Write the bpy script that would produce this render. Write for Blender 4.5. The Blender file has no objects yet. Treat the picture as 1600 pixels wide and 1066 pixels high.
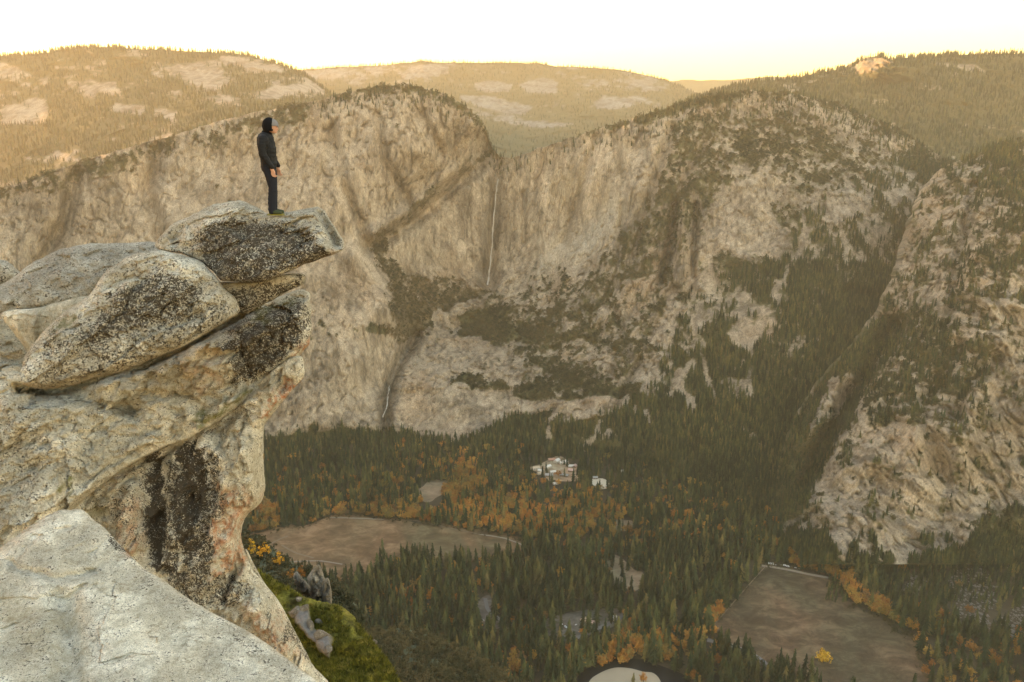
import bpy, math, random
import numpy as np
from mathutils import Vector, Euler

sc = bpy.context.scene
COL = sc.collection
rng = np.random.default_rng(7)
random.seed(7)

# ------------------------------------------------------------------ camera geometry
F = 1290.0                      # focal length in pixels of the 1600 px wide photograph
PITCH = math.radians(15.0)
SP, CP = math.sin(PITCH), math.cos(PITCH)
FLOOR = -980.0                  # the valley floor lies 980 m below the lookout


def AT(px, py, D):
    """point seen at (px, py) and lying D metres north of the lookout"""
    px = np.asarray(px, float); py = np.asarray(py, float); D = np.asarray(D, float)
    u = (px - 800) / F; v = (533 - py) / F
    ry = CP + v * SP; rz = -SP + v * CP
    k = D / ry
    return np.stack(np.broadcast_arrays(u * k, D, rz * k), -1)


def FP(px, py, z=FLOOR):
    v = (533 - np.asarray(py, float)) / F
    D = z * (CP + v * SP) / (-SP + v * CP)
    p = AT(px, py, D); return p


def PROJ(p):
    p = np.asarray(p, float)
    yc = p[..., 1] * CP - p[..., 2] * SP
    zc = p[..., 1] * SP + p[..., 2] * CP
    return 800 + F * p[..., 0] / yc, 533 - F * zc / yc


# ------------------------------------------------------------------ noise
_T = rng.random((64, 64, 64)).astype(np.float32) * 2 - 1


def vn(p):
    i = np.floor(p).astype(np.int64); f = (p - i).astype(np.float32)
    f = f * f * (3 - 2 * f)
    x0, y0, z0 = (i[:, k] & 63 for k in range(3))
    x1, y1, z1 = (x0 + 1) & 63, (y0 + 1) & 63, (z0 + 1) & 63
    fx, fy, fz = f[:, 0], f[:, 1], f[:, 2]
    a = _T[x0, y0, z0] * (1 - fx) + _T[x1, y0, z0] * fx
    b = _T[x0, y1, z0] * (1 - fx) + _T[x1, y1, z0] * fx
    c = _T[x0, y0, z1] * (1 - fx) + _T[x1, y0, z1] * fx
    d = _T[x0, y1, z1] * (1 - fx) + _T[x1, y1, z1] * fx
    a = a * (1 - fy) + b * fy; c = c * (1 - fy) + d * fy
    return a * (1 - fz) + c * fz


_RM = np.array([[.36, .48, -.80], [-.80, .60, 0.0], [.48, .64, .60]])


def fbm(p, scale, octv=4, stretch=(1, 1, 1), ridged=False, seed=0.0, gain=.5):
    q = p / (np.array(stretch) * scale) + seed * 7.31
    r = 0; a = 1; s = 0
    for k in range(octv):
        n = vn(q)
        if ridged: n = 1 - 2 * np.abs(n)
        r = r + a * n; s += a; a *= gain
        q = (q @ _RM) * 2.03 + 11.7
    return r / s


def facet(p, scale, stretch=(1, 1, 1), seed=0, tilt=.5):
    """broken-plane relief: every cell of a jittered grid has its own tilt and step"""
    q = p / (np.array(stretch) * scale) + seed * 3.7
    i = np.floor(q).astype(np.int64); best = np.full(len(q), 1e9); val = np.zeros(len(q))
    def h(c_, k): return _T[(c_[:, 0] * 7 + k * 13) & 63, (c_[:, 1] * 11 + k * 5) & 63, (c_[:, 2] * 17 + k * 29) & 63]
    for dx in (-1, 0, 1):
        for dy in (-1, 0, 1):
            for dz in (-1, 0, 1):
                c_ = i + np.array([dx, dy, dz]); s_ = np.stack([h(c_, 1), h(c_, 2), h(c_, 3)], 1) * .42 + c_ + .5
                d = q - s_; dd_ = (d ** 2).sum(1); m_ = dd_ < best
                g = np.stack([h(c_, 4), h(c_, 5), h(c_, 6)], 1)
                val = np.where(m_, (d * g).sum(1) * tilt * 2 + h(c_, 7) * .5, val); best = np.where(m_, dd_, best)
    return val


def sstep(a, b, x):
    t = np.clip((x - a) / (b - a), 0, 1); return t * t * (3 - 2 * t)


def sdf(P, poly):
    """signed distance, positive inside; P (N,2)"""
    poly = np.asarray(poly, float); P = np.asarray(P, float)
    out = np.empty(len(P))
    for s in range(0, len(P), 60000):
        Q = P[s:s + 60000]
        d2 = np.full(len(Q), 1e18); ins = np.zeros(len(Q), bool)
        for k in range(len(poly)):
            a = poly[k]; b = poly[(k + 1) % len(poly)]
            e = b - a; w = Q - a
            t = np.clip((w @ e) / max(e @ e, 1e-9), 0, 1)
            q = w - t[:, None] * e
            d2 = np.minimum(d2, (q ** 2).sum(1))
            c = (a[1] <= Q[:, 1]) != (b[1] <= Q[:, 1])
            if a[1] != b[1]:
                xi = a[0] + (Q[:, 1] - a[1]) * (b[0] - a[0]) / (b[1] - a[1])
                ins ^= c & (Q[:, 0] < xi)
        out[s:s + 60000] = np.where(ins, 1, -1) * np.sqrt(d2)
    return out


def sdl(P, line):
    """distance to an open polyline"""
    line = np.asarray(line, float); P = np.asarray(P, float)
    d2 = np.full(len(P), 1e18)
    for a, b in zip(line[:-1], line[1:]):
        e = b - a; w = P - a
        t = np.clip((w @ e) / max(e @ e, 1e-9), 0, 1)
        d2 = np.minimum(d2, ((w - t[:, None] * e) ** 2).sum(1))
    return np.sqrt(d2)


def smooth_poly(pts, n=6):
    pts = np.asarray(pts, float); N = len(pts); out = []
    for i in range(N):
        p0, p1, p2, p3 = pts[i - 1], pts[i], pts[(i + 1) % N], pts[(i + 2) % N]
        for t in np.arange(n) / n:
            out.append(.5 * ((2 * p1) + (p2 - p0) * t + (2 * p0 - 5 * p1 + 4 * p2 - p3) * t * t + (-p0 + 3 * p1 - 3 * p2 + p3) * t ** 3))
    return np.array(out)


# ------------------------------------------------------------------ materials
def new_mat(name):
    m = bpy.data.materials.new(name); m.use_nodes = True
    nt = m.node_tree; b = nt.nodes['Principled BSDF']
    b.inputs['Roughness'].default_value = .9
    b.inputs['Specular IOR Level'].default_value = .2
    return m, nt, b


def N(nt, t, ins=None, **kw):
    n = nt.nodes.new(t)
    for k, v in kw.items(): setattr(n, k, v)
    for k, v in (ins or {}).items():
        if isinstance(v, bpy.types.NodeSocket): nt.links.new(v, n.inputs[k])
        else: n.inputs[k].default_value = v
    return n


def noise(nt, vec, scale, detail=6, rough=.6, dist=0):
    return N(nt, 'ShaderNodeTexNoise', {'Vector': vec, 'Scale': scale, 'Detail': detail, 'Roughness': rough, 'Distortion': dist}).outputs['Fac']


def ramp(nt, fac, stops):
    r = nt.nodes.new('ShaderNodeValToRGB'); nt.links.new(fac, r.inputs[0])
    e = r.color_ramp.elements
    while len(e) < len(stops): e.new(.5)
    for q, (p, c) in zip(e, stops):
        q.position = p; q.color = (*c, 1) if len(c) == 3 else c
    return r.outputs[0]


def mixc(nt, fac, a, b, mode='MIX'):
    n = nt.nodes.new('ShaderNodeMix'); n.data_type = 'RGBA'; n.blend_type = mode
    for k, v in ((0, fac), (6, a), (7, b)):
        if isinstance(v, bpy.types.NodeSocket): nt.links.new(v, n.inputs[k])
        else: n.inputs[k].default_value = v if k == 0 else (*v, 1)
    return n.outputs[2]


def mathn(nt, op, a, b=0.0, clamp=False):
    n = N(nt, 'ShaderNodeMath', operation=op); n.use_clamp = clamp
    for k, v in ((0, a), (1, b)):
        if isinstance(v, bpy.types.NodeSocket): nt.links.new(v, n.inputs[k])
        else: n.inputs[k].default_value = v
    return n.outputs[0]


def objvec(nt, scale=(1, 1, 1)):
    tc = N(nt, 'ShaderNodeTexCoord').outputs['Object']
    return N(nt, 'ShaderNodeMapping', {'Vector': tc, 'Scale': scale}).outputs[0]


def attr(nt, name, out='Fac'):
    return N(nt, 'ShaderNodeAttribute', attribute_name=name).outputs[out]


def plain(name, c, rough=.85, var=.25, scale=8, metal=0):
    m, nt, b = new_mat(name)
    n = noise(nt, objvec(nt), scale, 4)
    col = mixc(nt, n, tuple(x * (1 - var) for x in c), tuple(min(1, x * (1 + var)) for x in c))
    nt.links.new(col, b.inputs['Base Color'])
    b.inputs['Roughness'].default_value = rough; b.inputs['Metallic'].default_value = metal
    return m


def terrain_mat(name, tilt=0.0, bump=2.2):
    """rock and plant colours come from the mesh (attribute 'tint'), finer grain from noise drawn out along the joints of the rock"""
    m, nt, b = new_mat(name)
    tc = N(nt, 'ShaderNodeTexCoord').outputs['Object']
    rot = N(nt, 'ShaderNodeMapping', {'Vector': tc, 'Rotation': (0, math.radians(tilt), 0)}).outputs[0]
    v = N(nt, 'ShaderNodeMapping', {'Vector': rot, 'Scale': (1, 1, .28)}).outputs[0]
    col = attr(nt, 'tint', 'Color')
    n1 = noise(nt, v, .26, 8, .75); n2 = noise(nt, N(nt, 'ShaderNodeMapping', {'Vector': rot, 'Scale': (1, 1, .45)}).outputs[0], .9, 4, .8)
    f = ramp(nt, n1, [(.34, (.50, .50, .51)), (.5, (1, 1, 1)), (.66, (1.48, 1.46, 1.43))])
    col = mixc(nt, 1.0, col, f, 'MULTIPLY')
    f2 = ramp(nt, n2, [(.35, (.66, .66, .66)), (.65, (1.34, 1.34, 1.34))])
    col = mixc(nt, 1.0, col, f2, 'MULTIPLY')
    nt.links.new(col, b.inputs['Base Color'])
    bp = N(nt, 'ShaderNodeBump', {'Strength': 1.0, 'Distance': bump, 'Height': n1})
    nt.links.new(bp.outputs[0], b.inputs['Normal'])
    b.inputs['Roughness'].default_value = .95; b.inputs['Specular IOR Level'].default_value = .1
    return m


def foliage_mat(name, stops, scale=.6):
    m, nt, b = new_mat(name)
    r = N(nt, 'ShaderNodeObjectInfo').outputs['Random']
    pos = N(nt, 'ShaderNodeNewGeometry').outputs['Position']
    c = ramp(nt, r, stops)
    c = mixc(nt, 1.0, c, ramp(nt, noise(nt, pos, .006, 4, .6), [(.38, (.62, .68, .66)), (.62, (1.45, 1.3, 1.15))]), 'MULTIPLY')
    n = noise(nt, objvec(nt), scale, 3)
    c = mixc(nt, 1.0, c, ramp(nt, n, [(.3, (.6, .6, .6)), (.7, (1.35, 1.35, 1.35))]), 'MULTIPLY')
    nt.links.new(c, b.inputs['Base Color'])
    b.inputs['Roughness'].default_value = .8; b.inputs['Specular IOR Level'].default_value = .15
    return m


# ------------------------------------------------------------------ object helpers
def tag(o, label=None, cat=None, group=None, kind=None):
    if label: o['label'] = label
    if cat: o['category'] = cat
    if group: o['group'] = group
    if kind: o['kind'] = kind
    return o


def mesh_np(name, V, faces, mat=None, smooth=True, attrs=None, mats=None, midx=None):
    """faces: (M,3) or (M,4) array, or a list of lists"""
    me = bpy.data.meshes.new(name)
    if isinstance(faces, np.ndarray):
        k = faces.shape[1]
        me.vertices.add(len(V)); me.vertices.foreach_set('co', np.asarray(V, np.float32).ravel())
        me.loops.add(faces.size); me.loops.foreach_set('vertex_index', faces.astype(np.int32).ravel())
        me.polygons.add(len(faces)); me.polygons.foreach_set('loop_start', np.arange(0, faces.size, k, dtype=np.int32))
        me.update(calc_edges=True); me.validate()
    else:
        me.from_pydata([tuple(map(float, v)) for v in V], [], [list(map(int, f)) for f in faces]); me.update()
    if mat: me.materials.append(mat)
    for m in mats or []: me.materials.append(m)
    if midx is not None: me.polygons.foreach_set('material_index', np.asarray(midx, np.int32))
    if smooth: me.polygons.foreach_set('use_smooth', np.ones(len(me.polygons), bool))
    for k, a in (attrs or {}).items():
        a = np.asarray(a, np.float32)
        if a.ndim == 1:
            at = me.attributes.new(k, 'FLOAT', 'POINT'); at.data.foreach_set('value', a)
        else:
            at = me.attributes.new(k, 'FLOAT_COLOR', 'POINT')
            at.data.foreach_set('color', np.concatenate([a, np.ones((len(a), 1), np.float32)], 1).ravel())
    return me


def add(name, me, parent=None, loc=(0, 0, 0), rot=None, scale=None):
    o = bpy.data.objects.new(name, me); COL.objects.link(o)
    o.location = loc
    if rot is not None: o.rotation_euler = rot
    if scale is not None: o.scale = scale
    if parent: o.parent = parent
    return o


def grid_faces(nr, nc):
    i = np.arange(nr * nc).reshape(nr, nc)
    return np.stack([i[:-1, :-1], i[:-1, 1:], i[1:, 1:], i[1:, :-1]], -1).reshape(-1, 4)


def rbf(anch):
    A = np.array(anch, float); X = A[:, :2] / 400; n = len(A)
    d = np.linalg.norm(X[:, None] - X[None], axis=2)
    K = d + 1e-4 * np.eye(n)
    P = np.concatenate([np.ones((n, 1)), X], 1)
    M = np.block([[K, P], [P.T, np.zeros((3, 3))]])
    w = np.linalg.solve(M, np.concatenate([A[:, 2], np.zeros(3)]))

    def ev(px, py):
        Q = np.stack([px, py], 1) / 400; r = np.zeros(len(Q))
        for k in range(n): r += w[k] * np.sqrt(((Q - X[k]) ** 2).sum(1) + .0006)
        return r + w[n] + Q @ w[n + 1:]
    return ev


def interp(pts):
    a = np.array(pts, float)
    return lambda x: np.interp(x, a[:, 0], a[:, 1])


def zone(P, poly, soft=8):
    return sstep(-soft, soft, sdf(P, poly))


ROCK_L = np.array([.37, .305, .225]); ROCK_D = np.array([.155, .125, .093]); ROCK_O = np.array([.36, .255, .16])
VEG = np.array([.072, .074, .032]); VEGB = np.array([.13, .10, .055])


def cracks(p, seed=0.0, shear=0.0):
    q = p.copy(); q[:, 0] = q[:, 0] + shear * q[:, 2]
    c = .55 * sstep(.70, .95, fbm(q, 120, 2, (1, 1, 2.6), ridged=True, seed=seed + 8))
    c = np.maximum(c, .75 * sstep(.74, .95, fbm(q, 48, 2, (1, 1, 3.0), ridged=True, seed=seed + 9)))
    c = np.maximum(c, .65 * sstep(.66, .95, fbm(q, 20, 2, (1, 1, 2.4), ridged=True, seed=seed + 10)))
    return c


def rock_tint(p, dark=0.0, seed=0.0, cr=None, shear=0.0):
    q = p.copy(); q[:, 0] = q[:, 0] + shear * q[:, 2]
    s1 = fbm(q, 42, 4, (1, 1, 6), seed=seed)              # water streaks down the face
    s2 = fbm(p, 260, 4, seed=seed + 2)
    s3 = fbm(q, 11, 3, (1, 1, 3.2), seed=seed + 4)
    t = np.clip(.62 + .75 * s1 + .45 * s2 + .9 * s3 - dark, 0, 1)[:, None]
    c = ROCK_D * (1 - t) + ROCK_L * t
    o = sstep(.05, .55, fbm(q, 120, 3, (1, 1, 3), seed=seed + 5))[:, None] * .4
    c = c * (1 - o) + ROCK_O * o
    if cr is not None: c = c * (1 - .75 * cr[:, None])
    return c


def veg_blend(rock, veg, p, brown=0.0):
    n = fbm(p, 60, 3, seed=31.)
    g = (1 - brown) if np.isscalar(brown) else (1 - brown)[:, None]
    vcol = (VEG * g + VEGB * (1 - g)) * (1 + .3 * n[:, None])
    return rock * (1 - veg[:, None]) + vcol * veg[:, None]


scatter = []      # (points, density weight, kind)

# ------------------------------------------------------------------ main wall of the valley
M_TERR = terrain_mat('mountain_granite')
anch = [
 (-200, 700, 2300), (-200, 400, 2500), (-200, 320, 2600), (0, 700, 2330), (200, 700, 2360), (400, 700, 2379), (500, 698, 2395), (600, 692, 2425), (700, 692, 2425), (800, 692, 2425),
 (900, 702, 2370), (1000, 722, 2262), (1100, 760, 2107), (1200, 800, 1950), (1300, 830, 1850), (1480, 850, 1780),
 (0, 400, 2560), (0, 300, 2660), (200, 350, 2680), (200, 225, 2820), (350, 300, 2780), (400, 400, 2640), (480, 400, 2660), (480, 300, 2760), (480, 165, 2930), (600, 140, 3010), (600, 250, 2900), (680, 160, 3060),
 (520, 500, 2600), (500, 640, 2460), (440, 600, 2500), (560, 560, 2560), (600, 480, 2700), (660, 240, 2960), (560, 340, 2800), (730, 190, 3100),
 (603, 600, 2660), (606, 650, 2530), (640, 540, 2800), (700, 490, 2960), (765, 447, 3110), (700, 440, 3070), (640, 420, 2990), (600, 400, 2900), (580, 385, 2860),
 (770, 275, 3200), (690, 310, 3160), (640, 350, 3060), (850, 240, 3150), (920, 205, 3120), (880, 340, 3080), (850, 405, 3050), (760, 235, 3330), (700, 400, 3120),
 (800, 500, 2850), (780, 560, 2730), (730, 600, 2600), (680, 604, 2590), (690, 650, 2510), (690, 680, 2460), (850, 640, 2500), (850, 580, 2650), (950, 600, 2520), (900, 500, 2780),
 (1000, 500, 2660), (1000, 400, 2800), (1000, 300, 2900), (1000, 190, 3050), (1100, 520, 2540), (1100, 400, 2700), (1100, 300, 2850), (1100, 160, 3100), (1100, 640, 2330),
 (1200, 600, 2370), (1200, 500, 2500), (1200, 400, 2650), (1200, 250, 2900), (1200, 150, 3250), (1300, 500, 2460), (1300, 400, 2640), (1300, 300, 2820), (1400, 300, 2900), (1400, 400, 2740),
 (1480, 300, 2980), (1400, 500, 2560), (1300, 600, 2300), (1230, 700, 2160), (1450, 230, 3300), (1350, 190, 3350), (1000, 640, 2400), (1200, 700, 2170)]
DW = rbf(anch)
rimf = interp([(-220, 335), (-100, 320), (0, 297), (60, 274), (120, 254), (210, 228), (290, 206), (350, 186), (420, 172), (487, 158), (540, 145), (600, 133), (650, 134), (690, 145), (720, 160),
               (745, 182), (760, 205), (768, 228), (780, 246), (800, 246), (830, 236), (870, 222), (930, 203), (1000, 182), (1060, 162), (1110, 148), (1180, 142), (1250, 148), (1320, 165), (1400, 200), (1450, 232), (1520, 270)])
footf = interp([(-220, 700), (400, 704), (600, 696), (800, 696), (900, 705), (1000, 726), (1100, 764), (1200, 806), (1300, 835), (1520, 860)])
pxs = np.arange(-220, 1521, 1.6); nr = 400
T = np.linspace(0, 1, nr)
PX = np.tile(pxs, (nr, 1)); PY = footf(PX) * (1 - T[:, None]) + rimf(PX) * T[:, None]
# ragged rim
rim_j = fbm(np.stack([pxs / 12, pxs * 0, pxs * 0], 1), 1, 3) * 3
PY = PY + T[:, None] ** 8 * rim_j
P2 = np.stack([PX.ravel(), PY.ravel()], 1)
D = DW(P2[:, 0], P2[:, 1])
p0 = AT(P2[:, 0], P2[:, 1], D)
amp = sstep(0, .06, np.tile(T[:, None], (1, len(pxs))).ravel())
P2o = P2
P2 = P2 + np.stack([fbm(p0, 90, 5, seed=201., gain=.62), fbm(p0, 90, 5, seed=202., gain=.62)], 1) * 36
# zones in which plants grow
Z = {}
Z['gullyleft'] = zone(P2, [(300, 285), (390, 262), (440, 265), (475, 310), (455, 350), (400, 345), (340, 330), (280, 320)], 12)
Z['notch'] = zone(P2, [(768, 225), (752, 262), (712, 296), (665, 335), (628, 350), (585, 392), (570, 386), (600, 362), (640, 330), (695, 280), (735, 250), (752, 228)], 5)
Z['bowl'] = zone(P2, [(568, 385), (600, 370), (610, 405), (640, 432), (700, 438), (768, 450), (742, 470), (700, 486), (655, 520), (622, 540), (606, 520), (600, 470)], 7)
Z['terrace'] = zone(P2, [(400, 510), (480, 505), (560, 512), (600, 495), (625, 520), (600, 522), (520, 520), (400, 525)], 5)
Z['ledge'] = zone(P2, [(716, 500), (760, 470), (800, 480), (860, 520), (950, 522), (1040, 545), (960, 545), (860, 540), (780, 540), (718, 528)], 7)
Z['ledge2'] = zone(P2, [(680, 598), (720, 585), (780, 592), (870, 588), (970, 590), (1010, 622), (960, 628), (850, 618), (790, 616), (740, 604)], 6)
Z['forest'] = zone(P2, [(390, 800), (390, 684), (430, 688), (480, 668), (540, 660), (600, 676), (690, 688), (760, 672), (790, 655), (860, 655), (920, 662), (960, 650), (1000, 622), (1030, 575), (1060, 520), (1060, 470), (1095, 440),
                        (1100, 385), (1150, 395), (1215, 410), (1215, 350), (1195, 318), (1260, 322), (1310, 350), (1360, 330), (1380, 260), (1420, 230), (1480, 240), (1560, 300), (1560, 900), (390, 900)], 9)
Z['scrub'] = zone(P2, [(740, 450), (820, 410), (920, 400), (1000, 330), (1020, 250), (1060, 180), (1200, 150), (1340, 180), (1420, 260), (1380, 330), (1300, 330), (1100, 370), (1080, 440), (1040, 520), (980, 600), (850, 610), (800, 560), (720, 530)], 25)
Z['top'] = sstep(.95, .99, np.tile(T[:, None], (1, len(pxs))).ravel())
Z['bare'] = zone(P2, [(1130, 300), (1190, 285), (1200, 330), (1215, 370), (1200, 395), (1130, 390), (1105, 400), (1110, 340)], 10)
Z['bare2'] = zone(P2, [(1145, 455), (1185, 455), (1205, 480), (1205, 520), (1170, 560), (1158, 540), (1135, 525), (1140, 490)], 7)
Z['bare3'] = np.maximum(zone(P2, [(898, 706), (930, 668), (942, 672), (912, 712)], 3), zone(P2, [(845, 690), (868, 650), (884, 640), (872, 665), (852, 692)], 3))
for (a, b, c, d) in ((1095, 560, 1112, 620), (1060, 580, 1074, 640), (1140, 600, 1175, 628), (1220, 470, 1236, 430), (1245, 345, 1232, 420), (1165, 670, 1190, 690), (940, 690, 962, 680), (1000, 640, 1020, 655)):
    Z['bare3'] = np.maximum(Z['bare3'], 1 - sstep(3, 9, sdl(P2, [(a, b), ((a + c) / 2 + 2, (b + d) / 2), (c, d)])))
Z['leftslope'] = zone(P2, [(-220, 430), (-220, 340), (0, 290), (120, 250), (350, 185), (480, 160), (490, 196), (350, 235), (200, 275), (100, 315), (0, 350)], 22)

P2z = P2; P2 = P2o
smoothwall = np.maximum(zone(P2, [(600, 400), (690, 290), (770, 250), (940, 205), (1010, 230), (960, 330), (870, 400), (770, 440), (640, 420)], 15),
                        zone(P2, [(400, 420), (540, 330), (600, 430), (620, 510), (480, 500), (400, 500)], 15))
smoothwall = np.maximum(smoothwall, zone(P2, [(610, 610), (800, 610), (790, 655), (700, 680), (620, 665)], 8))
smoothwall = np.maximum(smoothwall, .8 * zone(P2, [(-220, 380), (60, 300), (300, 240), (480, 230), (560, 300), (540, 500), (620, 520), (600, 650), (400, 680), (-220, 690)], 25))
smoothwall = np.maximum(smoothwall, .7 * zone(P2, [(1130, 300), (1190, 285), (1200, 330), (1215, 370), (1200, 395), (1130, 390), (1105, 400), (1110, 340)], 14))
n_big = fbm(p0, 420, 4, seed=1.); n_flute = fbm(p0, 95, 4, (1, 1, 4.), ridged=True, seed=2.); n_mid = fbm(p0, 70, 4, seed=3.); n_fine = fbm(p0, 18, 3, seed=4.)
n_blk = np.abs(fbm(p0, 210, 3, (1, 1, 2.2), seed=21.))
steep = (1 - np.clip(Z['forest'] + Z['bowl'], 0, 1) * .6) * (1 - .62 * smoothwall)
D = D + amp * (n_big * 75 + n_flute * -30 * steep + n_mid * 9 * steep + n_fine * 2 * steep + n_blk * -55 * steep)
# the wall's own features
def groove(line, w, d):
    return d * np.exp(-(sdl(P2, line) / w) ** 2)
D += groove([(762, 228), (745, 262), (700, 297), (655, 338), (600, 375), (575, 388)], 11, 75)
D -= groove([(740, 195), (722, 255), (680, 300), (630, 335), (585, 365)], 12, 60)
D += groove([(776, 250), (776, 300), (770, 380), (764, 445)], 9, 45)
D += groove([(600, 690), (604, 640), (608, 600), (628, 560), (650, 525)], 9, 85)
D += groove([(1035, 440), (1050, 380), (1056, 320)], 7, 80) - groove([(1058, 440), (1066, 380), (1068, 315)], 9, 60) + groove([(1082, 430), (1088, 320)], 5, 50)
D += groove([(1050, 200), (1030, 260), (1005, 340), (985, 420)], 9, 45) + groove([(1100, 230), (1062, 300)], 9, 40)
D += groove([(930, 215), (905, 300), (880, 380)], 6, 20) + groove([(818, 300), (818, 380)], 4, 22) + groove([(960, 210), (975, 300), (965, 400)], 6, 26)
D += groove([(590, 180), (600, 250), (640, 320)], 8, 40) + groove([(660, 180), (690, 240)], 8, 40) + groove([(520, 200), (540, 290), (570, 370)], 8, 45)
D -= groove([(560, 400), (595, 440), (612, 500)], 22, 60)
D += groove([(1000, 560), (960, 640)], 6, 40) + groove([(960, 480), (985, 560)], 6, 35)
D += groove([(250, 230), (230, 300), (260, 400)], 12, 60) + groove([(120, 270), (100, 350), (60, 420)], 12, 60)
CR = cracks(p0) * amp * np.clip(1 - Z['forest'], 0, 1) * (1 - .35 * smoothwall)
D += CR * 13
D += fbm(p0, 38, 4, (1, 1, 3), ridged=True, seed=28.) * -8 * amp * steep
p = AT(P2[:, 0], P2[:, 1], D)
nz = fbm(p, 34, 4, seed=12.) * .6 + fbm(p, 11, 3, seed=13.) * .6
nzL = fbm(p, 110, 3, (2.2, 1, 1), seed=14.)
dens = np.maximum.reduce([Z['forest'] * (.66 + .34 * np.maximum(sstep(600, 690, P2z[:, 1]), 1 - sstep(900, 1000, P2z[:, 0]))), Z['notch'] * .68, Z['bowl'] * .72, Z['gullyleft'] * .62, Z['terrace'] * .9, Z['ledge'] * .68, Z['ledge2'] * .72, Z['scrub'] * .47, Z['top'] * (.25 + .37 * sstep(440, 560, P2z[:, 0])), Z['leftslope'] * .60,
                          .20 * np.ones(len(P2))])
zm_ = zone(P2z, [(1180, 300), (1300, 290), (1430, 230), (1445, 330), (1400, 410), (1300, 420), (1210, 410)], 14)
zm2 = zone(P2z, [(1020, 400), (1110, 380), (1140, 440), (1110, 540), (1060, 600), (1010, 620), (1010, 500)], 14)
dens = np.where(dens > .6, dens - .16 * zm_ - .18 * zm2 * Z['forest'], dens)
dens = dens * (1 - .8 * Z['bare']) * (1 - .46 * Z['bare2']) * (1 - .9 * Z['bare3'])
dens = dens * (1 - .75 * smoothwall)
veg = sstep(-.10, .10, nz * .5 + nzL * .22 + (dens - .5) * .95)
brown = np.clip(Z['bowl'] * .9 + Z['gullyleft'] * .7 + Z['notch'] * .5 + .25, 0, 1)
tint = rock_tint(p, dark=.12 * Z['scrub'] + .08 * sstep(950, 1100, P2[:, 0]) - .15 * smoothwall, cr=CR)
stk = fbm(p, 16, 4, (1, 1, 11), seed=230.) * .9 + fbm(p, 50, 3, (1, 1, 7), seed=231.) * .7
tint = tint * (1 + (.55 * stk * smoothwall))[:, None]
jn_ = sstep(.74, .95, fbm(p, 30, 2, (1, 1, 9), ridged=True, seed=240.)) * smoothwall + .8 * sstep(.8, .96, fbm(p, 34, 2, (4, 1, 1), ridged=True, seed=241.)) * (1 - smoothwall) * (1 - veg)
tint = tint * (1 - .5 * jn_)[:, None]
# wet stain beside the fall, pale apron to its right
st = (np.exp(-(sdl(P2, [(770, 290), (764, 380), (748, 440)]) / 12) ** 2) * .45)[:, None]
tint = tint * (1 - st)
tint = tint * (1 - .5 * np.exp(-(sdl(P2, [(604, 610), (600, 655)]) / 10) ** 2))[:, None]
pale = (np.exp(-(sdl(P2, [(960, 330), (920, 380), (860, 408)]) / 22) ** 2) * .35)[:, None]
tint = tint * (1 - pale) + np.array([.58, .54, .44]) * pale
gold = (np.exp(-(sdl(P2, [(820, 270), (880, 290), (940, 300)]) / 30) ** 2) * .45 * sstep(-.2, .5, fbm(p, 50, 3, (1, 1, 6), seed=40.)))[:, None]
tint = tint * (1 - gold) + np.array([.52, .38, .2]) * gold
tint = veg_blend(tint, veg, p, brown)
scatter.append(('wall', p.reshape(nr, -1, 3), veg.reshape(nr, -1), P2.reshape(nr, -1, 2)))
# back of the mountain: the plateau behind the rim, falling away
V = p.reshape(nr, -1, 3); Tn = tint.reshape(nr, -1, 3)
top = V[-1]
extra = [top + np.array([0, dy, dz]) for dy, dz in ((60, -3), (250, -60), (900, -500), (1500, -1100))]
V = np.concatenate([V, np.array(extra)], 0); Tn = np.concatenate([Tn, np.repeat(Tn[-1:] * 0 + VEG, 4, 0)], 0)
o = add('granite_wall', mesh_np('granite_wall', V.reshape(-1, 3), grid_faces(V.shape[0], V.shape[1]), M_TERR, attrs={'tint': Tn.reshape(-1, 3)}))
tag(o, kind='structure')
WALL_D = DW


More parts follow.
